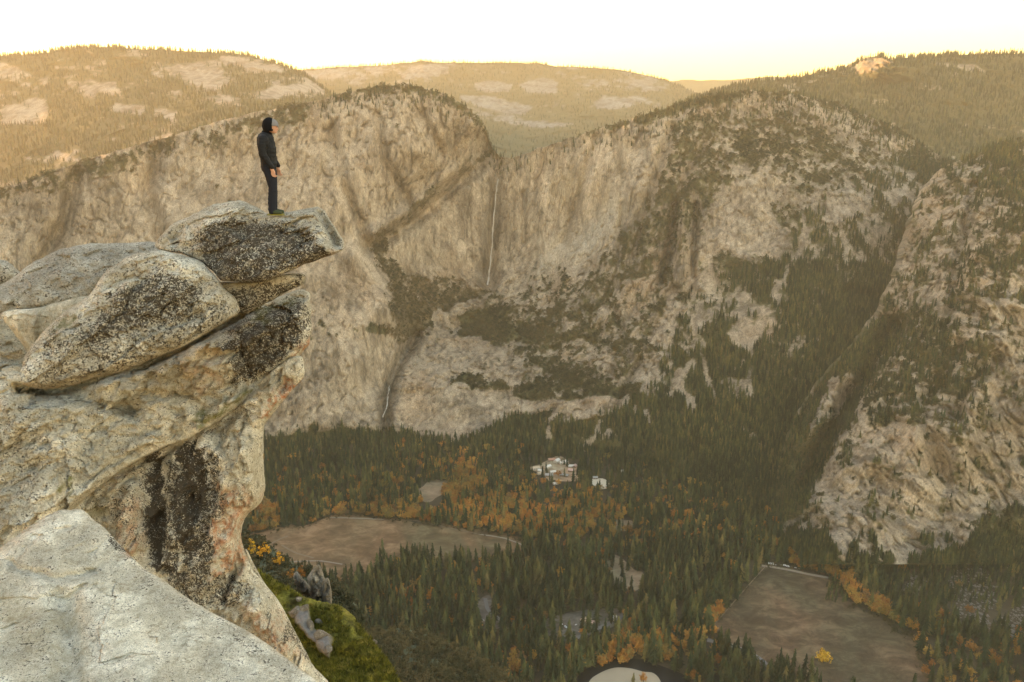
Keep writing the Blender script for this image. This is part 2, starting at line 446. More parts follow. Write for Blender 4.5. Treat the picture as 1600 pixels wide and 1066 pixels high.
# ------------------------------------------------------------------ hills behind the rim
def hill(name, sky, foot_py, D_foot, D_top, px0, px1, step, rows, veg_d, seed, rockc=(1, 1, 1), features=None, bumps=(120, 40), skip=None):
    skyf = interp(sky)
    xs = np.arange(px0, px1 + 1, step)
    T = np.linspace(0, 1, rows)
    X = np.tile(xs, (rows, 1)); ff = interp(foot_py)
    Y = ff(X) * (1 - T[:, None]) + skyf(X) * T[:, None]
    Y += T[:, None] ** 6 * fbm(np.stack([xs / 15, xs * 0, xs * 0 + seed], 1), 1, 4) * 1.6
    Q = np.stack([X.ravel(), Y.ravel()], 1); tt = np.tile(T[:, None], (1, len(xs))).ravel()
    D = D_foot + (D_top - D_foot) * tt ** .9
    q = AT(Q[:, 0], Q[:, 1], D)
    D = D + (fbm(q, 1100, 4, seed=seed) * bumps[0] * 2 + fbm(q, 380, 4, ridged=True, seed=seed + 1) * -bumps[1] * 2 + fbm(q, 90, 3, seed=seed + 9) * bumps[1] * .5) * sstep(0, .1, tt)
    if name == 'pine_covered_mountain':                    # steep crag on the skyline that turns towards the sun
        kx_ = np.clip((Q[:, 0] - 1336) / 50, 0, 1); D = D - (230 * kx_ + 120 * fbm(q, 60, 3, seed=140.) * kx_) * (1 - sstep(1386, 1440, Q[:, 0])) * (1 - sstep(100, 126, Q[:, 1] - 8 * kx_))
    q = AT(Q[:, 0], Q[:, 1], D)
    w = np.stack([Q[:, 0], Q[:, 1] * 2.6, Q[:, 0] * 0], 1)
    n = fbm(w, 60, 4, seed=seed + 2) * .5 + fbm(w, 17, 3, seed=seed + 3) * .35 + fbm(w, 5, 2, seed=seed + 5) * .2
    dens = np.full(len(Q), veg_d)
    for poly, v, soft in features or []:
        z = zone(Q, poly, soft); dens = dens * (1 - z) + v * z
    veg = sstep(-.12, .12, n + (dens - .5))
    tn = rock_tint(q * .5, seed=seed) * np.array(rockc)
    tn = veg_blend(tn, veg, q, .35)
    V = q.reshape(rows, -1, 3); Tn = tn.reshape(rows, -1, 3)
    top = V[-1]
    ex = np.array([top + np.array([0, dy, dz]) for dy, dz in ((150, -8), (700, -150), (2000, -900))])
    V2 = np.concatenate([V, ex], 0); Tn = np.concatenate([Tn, np.repeat(Tn[-1:], 3, 0)], 0)
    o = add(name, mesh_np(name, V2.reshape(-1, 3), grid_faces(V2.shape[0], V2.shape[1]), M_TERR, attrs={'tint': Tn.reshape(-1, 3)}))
    tag(o, kind='structure')
    scatter.append((name, V, veg.reshape(rows, -1), Q.reshape(rows, -1, 2)))
    return o


hill('forested_mountain', [(-220, 100), (-100, 92), (0, 87), (60, 84), (100, 77), (130, 73), (170, 73), (210, 76), (300, 80), (350, 82), (390, 87), (425, 97), (455, 108), (480, 120), (520, 150), (620, 160)],
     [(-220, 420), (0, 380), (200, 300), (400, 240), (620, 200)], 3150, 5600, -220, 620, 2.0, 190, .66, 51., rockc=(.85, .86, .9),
     features=[([(-220, 120), (0, 98), (40, 110), (50, 118), (-220, 140)], .25, 6), ([(230, 105), (300, 100), (345, 120), (300, 130), (240, 122)], .3, 8), ([(330, 82), (400, 90), (440, 110), (400, 115), (350, 95)], .25, 6),
               ([(120, 130), (180, 128), (190, 150), (130, 150)], .3, 8), ([(0, 170), (60, 150), (80, 175), (60, 210), (0, 215)], .3, 10), ([(320, 155), (480, 130), (520, 145), (350, 170)], .3, 6),
               ([(60, 225), (120, 210), (130, 240), (70, 250)], .4, 8), ([(-200, 240), (100, 240), (250, 190), (300, 160), (250, 150), (100, 190), (-200, 220)], .85, 15), ([(180, 160), (230, 165), (220, 180), (170, 175)], .25, 6), ([(240, 165), (280, 175), (270, 190), (235, 182)], .3, 6)])
hill('granite_dome_range', [(440, 118), (465, 110), (530, 104), (560, 104), (620, 100), (660, 96), (700, 98), (780, 98), (840, 99), (870, 103), (960, 108), (1000, 115), (1040, 126), (1075, 140), (1110, 160), (1200, 180)],
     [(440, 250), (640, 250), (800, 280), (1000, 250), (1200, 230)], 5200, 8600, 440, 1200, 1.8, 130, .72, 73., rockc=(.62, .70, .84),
     features=[([(742, 130), (770, 127), (800, 132), (795, 143), (760, 144), (745, 140)], .0, 3), ([(812, 132), (850, 122), (872, 130), (868, 145), (825, 146)], .08, 4), ([(720, 150), (760, 148), (830, 168), (820, 178), (760, 168), (725, 160)], .12, 4),
               ([(480, 115), (600, 108), (600, 130), (500, 140)], .45, 8), ([(890, 118), (1040, 125), (1060, 145), (900, 135)], .5, 6), ([(640, 105), (700, 100), (700, 115), (650, 118)], .3, 5), ([(930, 160), (1000, 148), (1020, 160), (950, 172)], .3, 5),
               ([(560, 170), (740, 190), (860, 200), (1000, 180), (1000, 260), (560, 240)], .9, 8), ([(780, 190), (850, 200), (900, 195), (850, 190)], .4, 4)])
hill('far_ridge', [(980, 140), (1040, 127), (1075, 125), (1130, 126), (1170, 122), (1200, 119), (1230, 121), (1300, 128)], [(980, 190), (1300, 190)], 12000, 13500, 980, 1300, 2.5, 30, .95, 91.)
hill('pine_covered_mountain', [(1020, 190), (1060, 162), (1090, 152), (1150, 134), (1200, 126), (1240, 122), (1290, 112), (1330, 105), (1345, 94), (1360, 89), (1378, 87), (1395, 93), (1420, 90), (1500, 86), (1600, 83), (1850, 76)],
     [(1020, 260), (1200, 240), (1400, 330), (1600, 400), (1850, 440)], 3350, 4900, 1020, 1850, 1.8, 220, .88, 111.,
     features=[([(1330, 108), (1350, 86), (1385, 84), (1396, 98), (1362, 114), (1338, 116)], .0, 3), ([(1450, 98), (1520, 100), (1545, 115), (1500, 108)], .3, 5), ([(1180, 185), (1260, 180), (1300, 200), (1220, 215)], .5, 10),
               ([(1360, 195), (1400, 190), (1400, 205), (1350, 215)], .35, 6), ([(1220, 130), (1280, 120), (1280, 140), (1230, 142)], .6, 6)])

# ------------------------------------------------------------------ right-hand buttress
edge = interp([(215, 1600), (232, 1545), (245, 1510), (262, 1470), (290, 1447), (350, 1422), (430, 1402), (480, 1380), (530, 1345), (570, 1305), (620, 1265), (680, 1232), (740, 1214), (800, 1212), (850, 1235), (880, 1255)])
nrw = 420; ncl = 330
YY = np.linspace(218, 882, nrw); S = np.linspace(0, 1, ncl)
PY = np.tile(YY[:, None], (1, ncl)); PX = edge(PY) * (1 - S) + 1850 * S
jag = fbm(np.stack([YY / 14, YY * 0, YY * 0], 1), 1, 4, seed=5.) * 8
PX = PX + jag[:, None] * (1 - S) ** 6
P2 = np.stack([PX.ravel(), PY.ravel()], 1)
DB = rbf([(1255, 880, 1700), (1400, 890, 1670), (1600, 880, 1690), (1850, 880, 1700), (1230, 800, 1880), (1300, 800, 1800), (1500, 800, 1780), (1600, 800, 1780), (1850, 800, 1780),
          (1235, 700, 2060), (1320, 700, 1930), (1400, 700, 1880), (1500, 700, 1850), (1600, 690, 1860), (1300, 600, 2180), (1380, 600, 2020), (1500, 600, 1950), (1600, 600, 1930), (1850, 600, 1900),
          (1390, 500, 2300), (1450, 500, 2130), (1600, 500, 2040), (1850, 480, 2000), (1420, 400, 2420), (1480, 400, 2260), (1600, 400, 2150), (1450, 300, 2560), (1520, 300, 2420), (1600, 300, 2330), (1850, 300, 2250), (1600, 220, 2650), (1850, 215, 2600), (1510, 245, 2640)])
D = DB(P2[:, 0], P2[:, 1]); p0 = AT(P2[:, 0], P2[:, 1], D)
ps_ = p0.copy(); ps_[:, 0] += .45 * ps_[:, 2]
D += fbm(p0, 330, 4, seed=60.) * 55 + fbm(ps_, 95, 4, (1, 1, 3.6), ridged=True, seed=61.) * -34 + fbm(ps_, 34, 3, (1, 1, 3), seed=62.) * 7 - np.abs(fbm(p0, 150, 3, (1.5, 1, 1), seed=66.)) * 60
CR = cracks(p0, 30., .45); D += CR * 11
D += groove([(1400, 510), (1350, 590), (1300, 670), (1255, 760)], 16, 90) - groove([(1345, 560), (1300, 620), (1250, 700)], 14, 40)
D += groove([(1500, 540), (1440, 640), (1480, 760)], 12, 35) + groove([(1525, 290), (1500, 400), (1480, 500)], 10, 45) + groove([(1560, 560), (1510, 600), (1500, 650)], 9, 35)
D -= groove([(1480, 470), (1520, 620), (1490, 760), (1530, 860)], 20, 30)
p = AT(P2[:, 0], P2[:, 1], D)
dens = np.full(len(P2), .42); P2o = P2; P2 = P2 + np.stack([fbm(p0, 70, 5, seed=203., gain=.62), fbm(p0, 70, 5, seed=204., gain=.62)], 1) * 26
for poly, v, soft in [([(1500, 235), (1545, 225), (1900, 210), (1900, 500), (1620, 440), (1560, 460), (1530, 400), (1540, 300)], .53, 15), ([(1400, 440), (1440, 300), (1480, 260), (1460, 330), (1430, 450), (1410, 520)], .42, 8),
                      ([(1380, 480), (1420, 470), (1490, 520), (1500, 590), (1430, 650), (1400, 640), (1370, 600)], .60, 14), ([(1500, 530), (1540, 520), (1560, 560), (1500, 640), (1470, 600)], .55, 10),
                      ([(1385, 490), (1405, 500), (1350, 600), (1310, 680), (1270, 760), (1248, 800), (1195, 830), (1195, 740), (1250, 640), (1300, 560)], .88, 8), ([(1310, 590), (1345, 590), (1300, 650), (1250, 690), (1265, 650)], .35, 6),
                      ([(1270, 800), (1300, 740), (1350, 640), (1430, 660), (1500, 700), (1560, 640), (1900, 620), (1900, 790), (1600, 780), (1500, 850), (1420, 868), (1330, 868), (1280, 840)], .34, 10),
                      ([(1200, 835), (1265, 832), (1300, 866), (1350, 878), (1430, 878), (1500, 862), (1540, 810), (1600, 795), (1900, 795), (1900, 900), (1200, 900)], .95, 6),
                      ([(1355, 620), (1420, 625), (1460, 660), (1400, 660), (1350, 650)], .55, 8)]:
    z = zone(P2, poly, soft); dens = dens * (1 - z) + v * z
P2 = P2o
nz = fbm(p, 30, 4, seed=64.) * .6 + fbm(p, 10, 3, seed=65.) * .6
veg = sstep(-.1, .1, nz * .55 + (dens - .5) * .95)
tint = rock_tint(p, dark=.14, seed=3., cr=CR, shear=.45)
tint = veg_blend(tint, veg, p, .35)
V = p.reshape(nrw, ncl, 3); Tn = tint.reshape(nrw, ncl, 3); Vg = veg.reshape(nrw, ncl); Q2 = P2.reshape(nrw, ncl, 2)
scatter.append(('buttress', V, Vg, Q2))
bk = [V[:, :1] + np.array([dx, dy, dz]) for dx, dy, dz in ((900, 1300, -600), (320, 620, -200), (60, 160, -30))]
V = np.concatenate(bk + [V], 1); Tn = np.concatenate([Tn[:, :1]] * 3 + [Tn], 1)
tag(add('rocky_buttress', mesh_np('rocky_buttress', V.reshape(-1, 3), grid_faces(V.shape[0], V.shape[1]), terrain_mat('buttress_granite', -24), attrs={'tint': Tn.reshape(-1, 3)})), kind='structure')

# ------------------------------------------------------------------ valley floor
m, nt, b = new_mat('forest_ground')
v = objvec(nt)
c = ramp(nt, noise(nt, v, .02, 8, .7), [(.3, (.022, .022, .014)), (.5, (.045, .038, .024)), (.7, (.085, .065, .04))])
nt.links.new(c, b.inputs['Base Color'])
GV = [(-40000, -15000, FLOOR), (40000, -15000, FLOOR), (40000, 60000, FLOOR), (-40000, 60000, FLOOR)]
tag(add('valley_floor', mesh_np('valley_floor', GV, [[0, 1, 2, 3]], m, False)), kind='structure')


def sheet(name, poly_px, dz, mat, smooth=4, z=FLOOR):
    pp = smooth_poly(poly_px, smooth)
    if smooth == 5: pp = pp + np.stack([fbm(np.stack([pp[:, 0] / 25, pp[:, 1] / 25, pp[:, 0] * 0 + s_], 1), 1, 3) for s_ in (1, 5)], 1) * 11
    P = FP(pp[:, 0], pp[:, 1]); P[:, 2] += dz
    me = mesh_np(name, P, [list(range(len(P)))], mat, False)
    return tag(add(name, me), kind='structure')


def meadow_mat(name, a, b_, c_):
    m, nt, b = new_mat(name)
    v = objvec(nt)
    c = ramp(nt, noise(nt, objvec(nt, (1, 1.4, 1)), .022, 11, .74, .5), [(.36, a), (.5, b_), (.62, c_)])
    g = ramp(nt, noise(nt, objvec(nt, (1, .5, 1)), .005, 4, .6, .6), [(.4, (.66, .76, .68)), (.62, (1.25, 1.1, 1))])
    c = mixc(nt, 1.0, c, g, 'MULTIPLY')
    nt.links.new(c, b.inputs['Base Color'])
    return m


MEAD_L = [(388, 835), (420, 828), (470, 822), (520, 806), (560, 803), (620, 812), (680, 820), (740, 828), (790, 836), (822, 850), (818, 866), (780, 872), (700, 880), (640, 872), (590, 890), (540, 915), (500, 905), (440, 890), (392, 885)]
MEAD_R = [(1195, 884), (1230, 886), (1290, 896), (1315, 918), (1335, 945), (1385, 968), (1400, 985), (1430, 1000), (1440, 1040), (1460, 1100), (1290, 1100), (1260, 1062), (1210, 1045), (1160, 1025), (1118, 1000), (1108, 985), (1125, 962), (1160, 925)]
sheet('meadow', MEAD_L, .25, meadow_mat('dry_meadow_grass', (.095, .060, .034), (.165, .107, .062), (.26, .18, .11)), 5)
sheet('meadow', MEAD_R, .25, meadow_mat('brown_meadow_grass', (.050, .033, .021), (.10, .068, .043), (.175, .125, .080)), 5)
sheet('worn_ground', [(np.array(q_) - np.mean(MEAD_R, 0)) * 1.04 + np.mean(MEAD_R, 0) for q_ in MEAD_R], .12, meadow_mat('worn_soil', (.04, .03, .02), (.075, .055, .035), (.13, .1, .065)), 5)
sand = plain('pale_sand', (.62, .55, .42), var=.15, scale=.05)
CLEAR = {
 'lot': [(922, 750), (942, 748), (952, 756), (950, 763), (935, 764), (926, 757)],
 'village': [(820, 732), (850, 724), (868, 713), (884, 716), (905, 726), (904, 742), (880, 752), (862, 752), (848, 742)],
 'strip': [(655, 765), (680, 750), (705, 755), (690, 772), (670, 785), (655, 780)],
 'camp': [(850, 970), (905, 955), (975, 952), (972, 972), (930, 990), (880, 1002), (855, 995)],
 'camp2': [(745, 945), (765, 930), (775, 960), (800, 975), (790, 985), (755, 975)],
 'clear3': [(940, 885), (965, 868), (1000, 890), (1010, 905), (985, 925), (965, 915)],
 'clear4': [(955, 812), (985, 810), (990, 825), (965, 830)],
}
dirt = meadow_mat('bare_dirt', (.16, .12, .085), (.24, .185, .13), (.34, .28, .2))
sheet('sand_lot', CLEAR['lot'], .3, sand)
sheet('bare_ground', CLEAR['village'], .3, meadow_mat('village_ground', (.2, .15, .1), (.34, .26, .18), (.5, .42, .32)), 5)
for k in ('strip', 'clear3', 'clear4'): sheet('bare_ground', CLEAR[k], .3, dirt, 5)
grey = meadow_mat('camp_ground', (.07, .065, .06), (.12, .11, .1), (.2, .18, .16))
for k in ('camp', 'camp2'): sheet('bare_ground', CLEAR[k], .3, grey)
# river with its sandbar
wm, nt, b = new_mat('river_water'); b.inputs['Base Color'].default_value = (.006, .009, .012, 1); b.inputs['Roughness'].default_value = .3; b.inputs['Specular IOR Level'].default_value = .06
RIVER = [(893, 1078), (901, 1060), (915, 1046), (938, 1034), (966, 1029), (996, 1030), (1022, 1037), (1047, 1046), (1070, 1056), (1085, 1075), (1120, 1120), (1100, 1160), (870, 1160)]
BAR = [(905, 1110), (919, 1068), (936, 1053), (960, 1044), (985, 1045), (1004, 1050), (1022, 1053), (1034, 1070), (1040, 1110), (1000, 1130), (950, 1130)]
sheet('river', RIVER, .35, wm)
sheet('sandbar', BAR, .7, plain('river_sand', (.34, .285, .205), var=.12, scale=.04))


def strip(name, pts, width, dz, mat):
    P = FP([q[0] for q in pts], [q[1] for q in pts])
    Q = []
    for i in range(len(P) - 1):
        for t in np.arange(8) / 8:
            Q.append(P[i] * (1 - t) + P[i + 1] * t)
    Q.append(P[-1]); Q = np.array(Q)
    for _ in range(6): Q[1:-1] = (Q[:-2] + Q[1:-1] * 2 + Q[2:]) / 4
    d = np.gradient(Q[:, :2], axis=0); d /= np.linalg.norm(d, axis=1)[:, None] + 1e-9
    nrm = np.stack([-d[:, 1], d[:, 0], d[:, 0] * 0], 1) * width / 2
    A = Q + nrm; B = Q - nrm; A[:, 2] += dz; B[:, 2] += dz
    V = np.stack([A, B], 1).reshape(-1, 3); n = len(Q)
    Fc = np.array([[2 * i, 2 * i + 1, 2 * i + 3, 2 * i + 2] for i in range(n - 1)])
    return tag(add(name, mesh_np(name, V, Fc, mat, False)), kind='structure')


asph = plain('road_asphalt', (.17, .165, .16), var=.15, scale=.1)
pathm = plain('path_boards', (.20, .15, .10), var=.12, scale=.1)
tarm = plain('pale_road', (.25, .21, .165), var=.12, scale=.1)
strip('road', [(1190, 884), (1205, 886), (1230, 890), (1265, 898), (1295, 903)], 9, .45, tarm)
strip('road', [(515, 809), (560, 810), (600, 812)], 5, .45, tarm)
strip('road', [(600, 812), (650, 813), (700, 825), (745, 834)], 2.5, .45, pathm)
strip('road', [(748, 835), (785, 840), (808, 848), (825, 856)], 5, .45, tarm)
strip('road', [(455, 878), (500, 876), (535, 882)], 5, .45, tarm)
strip('footpath', [(1197, 884), (1165, 920), (1130, 960), (1108, 985)], 2.2, .5, pathm)
strip('footpath', [(408, 858), (438, 842), (450, 838)], 5, .5, pathm)
strip('footpath', [(440, 852), (460, 864), (490, 872)], 5, .5, pathm)
strip('road', [(1105, 1000), (1140, 1008), (1175, 1022), (1205, 1044), (1240, 1075)], 13, .45, asph)
strip('road', [(758, 935), (762, 955), (790, 975)], 8, .45, asph)
strip('road', [(895, 1000), (930, 984), (968, 968), (985, 945)], 9, .45, asph)

# ------------------------------------------------------------------ waterfalls
wmat, nt, b = new_mat('falling_water')
b.inputs['Base Color'].default_value = (.42, .40, .36, 1); b.inputs['Roughness'].default_value = .5


def waterfall(name, line, w0, w1, seed, label):
    L = np.array(line, float); n = 90
    t = np.linspace(0, 1, n); tt = np.linspace(0, 1, len(L))
    x = np.interp(t, tt, L[:, 0]); y = np.interp(t, tt, L[:, 1])
    x = x + fbm(np.stack([t * 14, t * 0, t * 0 + seed], 1), 1, 3) * 1.2
    Dm = DW(x, y) - np.interp(t, [0, .1, 1], [18, 60, 75])
    c = AT(x, y, Dm); w = (w0 + (w1 - w0) * t) * (1 + .95 * fbm(np.stack([t * 22, t * 0 + 3, t * 0 + seed], 1), 1, 3)); k = 8
    V = []
    for i in range(n):
        for j in range(k):
            a = 2 * math.pi * j / k
            V.append(c[i] + np.array([math.cos(a) * w[i], math.sin(a) * w[i] * .6, 0]))
    Fc = [[i * k + j, i * k + (j + 1) % k, (i + 1) * k + (j + 1) % k, (i + 1) * k + j] for i in range(n - 1) for j in range(k)]
    base = c[-1]
    o = add(name, mesh_np(name, np.array(V) - base, Fc, wmat), loc=base)
    return tag(o, label, 'waterfall')


waterfall('waterfall', [(778, 280), (775, 300), (773, 330), (770, 360), (769, 385), (765, 420), (762, 445)], 1.0, 2.5, 1., 'tall thin white waterfall dropping down the high granite wall')
waterfall('waterfall', [(609, 602), (606, 620), (604, 636), (598, 652)], 1.0, 1.6, 4., 'short thin waterfall in a dark cleft low on the cliff')


# ------------------------------------------------------------------ trees
def conifer_crown(seed, layers=11, k=11, H=1.0, R=.13, bare=.08):
    r = np.random.default_rng(seed); V = []; Fc = []
    lean = r.normal(0, .012, 2)
    for L in range(layers):
        t = L / (layers - 1)
        z0 = bare + (H - bare) * (t ** .95) * .94
        rr = R * ((1 - t) ** .75) * (1 + r.normal(0, .12)) + .006
        if t < .15: rr *= .75
        hh = (H - bare) / layers * (1.9 + r.normal(0, .2))
        s = len(V); ph = r.random() * 6.28
        V.append((lean[0] * z0 * 3, lean[1] * z0 * 3, min(H, z0 + hh)))
        for j in range(k):
            a = ph + 2 * math.pi * j / k
            q = rr * (1.18 if j % 2 else .5) * (1 + r.normal(0, .2))
            V.append((math.cos(a) * q + lean[0] * z0 * 3, math.sin(a) * q + lean[1] * z0 * 3, z0 - (.025 if j % 2 else -.02) + r.normal(0, .008)))
        V.append((0, 0, z0 + .02)); e = len(V) - 1
        for j in range(k):
            Fc.append((s, s + 1 + j, s + 1 + (j + 1) % k)); Fc.append((e, s + 1 + (j + 1) % k, s + 1 + j))
    return np.array(V), Fc


def leafy_crown(seed, n=26, H=1.0, R=.42, z0=.22):
    """an uneven heap of ragged leaf clumps"""
    r = np.random.default_rng(seed); V = []; Fc = []
    for c in range(n):
        d = r.normal(size=3); d /= np.linalg.norm(d); q = r.random() ** .45
        ctr = np.array([d[0] * R * q, d[1] * R * q, z0 + (H - z0) * .5 + d[2] * (H - z0) * .46 * q])
        ctr[:2] *= 1 - .45 * abs(ctr[2] - z0 - (H - z0) * .4) / (H - z0)
        rad = R * r.uniform(.2, .4)
        for f in range(12):
            dd = r.normal(size=3); dd /= np.linalg.norm(dd)
            o = ctr + dd * rad * r.uniform(.6, 1.05)
            t1 = np.cross(dd, r.normal(size=3)); t1 /= np.linalg.norm(t1); t2 = np.cross(dd, t1)
            s = rad * r.uniform(.3, .6); b = len(V)
            for a in (0, 2.1, 4.2): V.append(o + (t1 * math.cos(a) + t2 * math.sin(a)) * s * r.uniform(.8, 1.3) + dd * s * .25 * (a > 3))
            Fc.append((b, b + 1, b + 2))
    return np.array(V), Fc


def trunk_geo(H, r0, r1=None, k=6, limbs=0, seed=0):
    r = np.random.default_rng(seed); r1 = r1 or r0 * .3; V = []; Fc = []
    def tube(a, b, ra, rb):
        a = np.array(a, float); b = np.array(b, float); d = b - a; d /= np.linalg.norm(d)
        t1 = np.cross(d, (0, 1, .01)); t1 /= np.linalg.norm(t1); t2 = np.cross(d, t1); s = len(V)
        for c, q in ((a, ra), ((a + b) / 2 + t1 * ra * .2, (ra + rb) / 2), (b, rb)):
            for j in range(k):
                an = 2 * math.pi * j / k; V.append(c + (t1 * math.cos(an) + t2 * math.sin(an)) * q)
        for i in range(2):
            for j in range(k): Fc.append((s + i * k + j, s + i * k + (j + 1) % k, s + (i + 1) * k + (j + 1) % k, s + (i + 1) * k + j))
    tube((0, 0, -.02), (0, 0, H), r0, r1)
    for _ in range(limbs):
        z = H * r.uniform(.4, .85); a = r.random() * 6.28; l = H * r.uniform(.25, .45)
        tube((0, 0, z), (math.cos(a) * l, math.sin(a) * l, z + l * .7), r0 * .4, r0 * .12)
    return np.array(V), Fc


M_CON = foliage_mat('conifer_needles', [(0, (.012, .022, .011)), (.35, (.028, .044, .020)), (.7, (.058, .070, .029)), (.92, (.105, .105, .038)), (1, (.15, .12, .05))], 3.)
M_AUT = foliage_mat('autumn_leaves', [(0, (.27, .11, .030)), (.35, (.38, .18, .042)), (.65, (.42, .25, .06)), (.85, (.24, .19, .06)), (1, (.20, .11, .055))], 3.)
M_GOLD = foliage_mat('golden_leaves', [(0, (.62, .30, .03)), (1, (.72, .42, .04))], 3.)
M_BRUSH = foliage_mat('brush_leaves', [(0, (.035, .038, .018)), (.5, (.06, .058, .026)), (1, (.10, .082, .04))], 3.)
M_BARK = plain('bark', (.09, .06, .04), scale=4)
CONIF = []
for k in range(4):
    Vc, Fc = conifer_crown(100 + k, layers=12 + k, R=(.14, .165, .125, .18)[k])
    CONIF.append(mesh_np('conifer_crown_mesh', Vc, Fc, M_CON, False))
AUTS = []
for k in range(3):
    Vc, Fc = leafy_crown(200 + k)
    AUTS.append(mesh_np('leafy_crown_mesh', Vc, Fc, M_AUT, False))
Vc, Fc = trunk_geo(.75, .016); TRUNK = mesh_np('trunk_mesh', Vc, Fc, M_BARK)
Vc, Fc = trunk_geo(.6, .035, limbs=4); TRUNK2 = mesh_np('leafy_trunk_mesh', Vc, Fc, M_BARK)
Vc, Fc = leafy_crown(300, n=14, H=1, R=.6, z0=-.1); BRUSH = mesh_np('brush_mesh', Vc, Fc, M_BRUSH, False)
BRUSH2 = BRUSH

# foreground silhouette used only to decide which trees can be seen
FG = [(-50, 380), (240, 380), (370, 310), (540, 390), (480, 440), (487, 540), (412, 680), (412, 740), (380, 800), (386, 860), (430, 905), (520, 940), (560, 970), (610, 1040), (625, 1100), (-50, 1100)]

# floor trees: spread evenly over the valley floor, thinned by meadow and clearing outlines
cx = rng.uniform(-1700, 1900, 36000); cy = rng.uniform(930, 2480, 36000)
pts = np.stack([cx, cy, np.full(len(cx), FLOOR)], 1)
ux, uy = PROJ(pts)
keep = (ux > -80) & (ux < 1700) & (uy < 1150) & (uy > 680)
# below the walls only
keep &= (cy < DW(ux, np.clip(uy, 0, footf(ux))) + 10)
keep &= ~((ux > 1270) & (uy < 868))
pts = pts[keep]; ux = ux[keep]; uy = uy[keep]; Pp = np.stack([ux, uy], 1)
hgt = np.clip(rng.normal(47, 10, len(pts)), 18, 68) * np.interp(pts[:, 1], [1500, 2200], [1.0, .66])
cl = fbm(pts, 160, 3, seed=80.)
m_ml = sdf(Pp, MEAD_L); m_mr = sdf(Pp, MEAD_R)
ej = fbm(pts, 60, 3, seed=83.) * 9
ok = (m_ml < 1 + ej) & (m_mr < 1 + ej) & (sdf(Pp, RIVER) < 3)
lone = ((m_ml > 0) | (m_mr > 0)) & (rng.random(len(pts)) < .004)
for k, poly in CLEAR.items():
    q = np.array(poly, float); c = q.mean(0)
    low = q.copy(); low[:, 1] += 24
    s1 = sdf(Pp, q); s2 = sdf(Pp, low)
    inz = (s1 > 0) | ((s2 > 0) & (rng.random(len(pts)) < .8))
    ok &= ~inz | ((s1 > 0) & (rng.random(len(pts)) < (.10 if k in ('village', 'camp', 'camp2', 'clear3') else .03)))
tp_ = PROJ(pts + np.stack([hgt * 0, hgt * 0, hgt * .9], 1)); tm_ = PROJ(pts + np.stack([hgt * 0, hgt * 0, hgt * .45], 1))
for q_ in (tp_, tm_): ok &= (sdf(np.stack(q_, 1), RIVER) < 1) | (rng.random(len(pts)) < .16)
# keep the view of the road, path and parked cars free
for ln, w in (([(1190, 890), (1300, 908)], 7), ([(1100, 1004), (1140, 1012), (1175, 1028), (1205, 1050)], 9), ([(515, 815), (650, 820)], 6)):
    ok &= sdl(Pp, ln) > w
ok |= lone
# open woodland here and there
ok &= (cl > -.45) | (rng.random(len(pts)) < .35)
# thinner wood in the lower right corner and along the right talus
thin = sdf(Pp, [(1300, 1120), (1310, 1010), (1420, 990), (1640, 1030), (1640, 1120)]) > 0
ok &= ~thin | (rng.random(len(pts)) < .45)
TALUS = [([(1480, 885), (1500, 868), (1535, 880), (1560, 925), (1548, 985), (1515, 990), (1495, 950), (1478, 920)], 700), ([(1415, 900), (1440, 895), (1460, 915), (1440, 930), (1412, 925)], 220), ([(1350, 872), (1385, 878), (1380, 892), (1355, 888)], 120), ([(1560, 960), (1620, 940), (1620, 1010), (1575, 1000)], 350), ([(1560, 868), (1600, 862), (1620, 880), (1575, 890)], 160)]
for q_, n_ in TALUS: ok &= ~(sdf(Pp, q_) > 0) | (rng.random(len(pts)) < .12)
zt = sdf(Pp, [(1330, 880), (1640, 860), (1640, 1010), (1400, 960)]) > 0
hgt = np.where(zt, hgt * .62, hgt)
ok &= ~zt | (rng.random(len(pts)) < .7)
pts = pts[ok]; Pp = Pp[ok]; hgt = hgt[ok]; cl = cl[ok]
# autumn trees: belts along the meadows
A1 = np.maximum.reduce([zone(Pp, q, s) * w for q, s, w in [
    ([(700, 745), (722, 712), (760, 745), (760, 790), (720, 815), (650, 815), (590, 808), (600, 780), (680, 795)], 16, .62),
    ([(480, 830), (520, 800), (560, 790), (600, 792), (620, 812), (560, 806), (510, 812)], 6, .8), ([(395, 785), (430, 790), (440, 830), (395, 835)], 6, .7),
    ([(740, 770), (800, 775), (860, 790), (880, 810), (840, 840), (760, 830), (700, 820)], 8, .55), ([(870, 770), (960, 765), (980, 820), (900, 815)], 12, .40), ([(620, 700), (800, 730), (1000, 770), (1100, 830), (1000, 880), (860, 860), (760, 800), (640, 760)], 25, .22), ([(420, 760), (640, 740), (640, 800), (420, 810)], 12, .2), ([(820, 785), (900, 790), (960, 830), (900, 835), (840, 830)], 8, .55),
    ([(1290, 885), (1320, 890), (1345, 925), (1385, 945), (1400, 975), (1370, 985), (1335, 968), (1300, 945), (1285, 915)], 6, .97), ([(1230, 870), (1280, 865), (1285, 895), (1235, 888)], 4, .8),
    ([(1095, 965), (1125, 945), (1135, 965), (1110, 990)], 6, .75), ([(700, 870), (1000, 870), (1060, 960), (900, 1030), (720, 1000)], 20, .07), ([(930, 990), (1100, 985), (1120, 1030), (1000, 1030), (930, 1040)], 10, .5),
    ([(780, 1020), (830, 1020), (830, 1100), (780, 1100)], 8, .4), ([(980, 740), (1250, 780), (1250, 870), (1000, 830)], 15, .11), ([(1320, 1010), (1600, 1000), (1600, 1100), (1330, 1100)], 15, .30),
    ([(600, 930), (660, 915), (700, 980), (640, 980)], 10, .35), ([(1300, 985), (1400, 975), (1480, 960), (1480, 1000), (1320, 1005)], 8, .2)]])
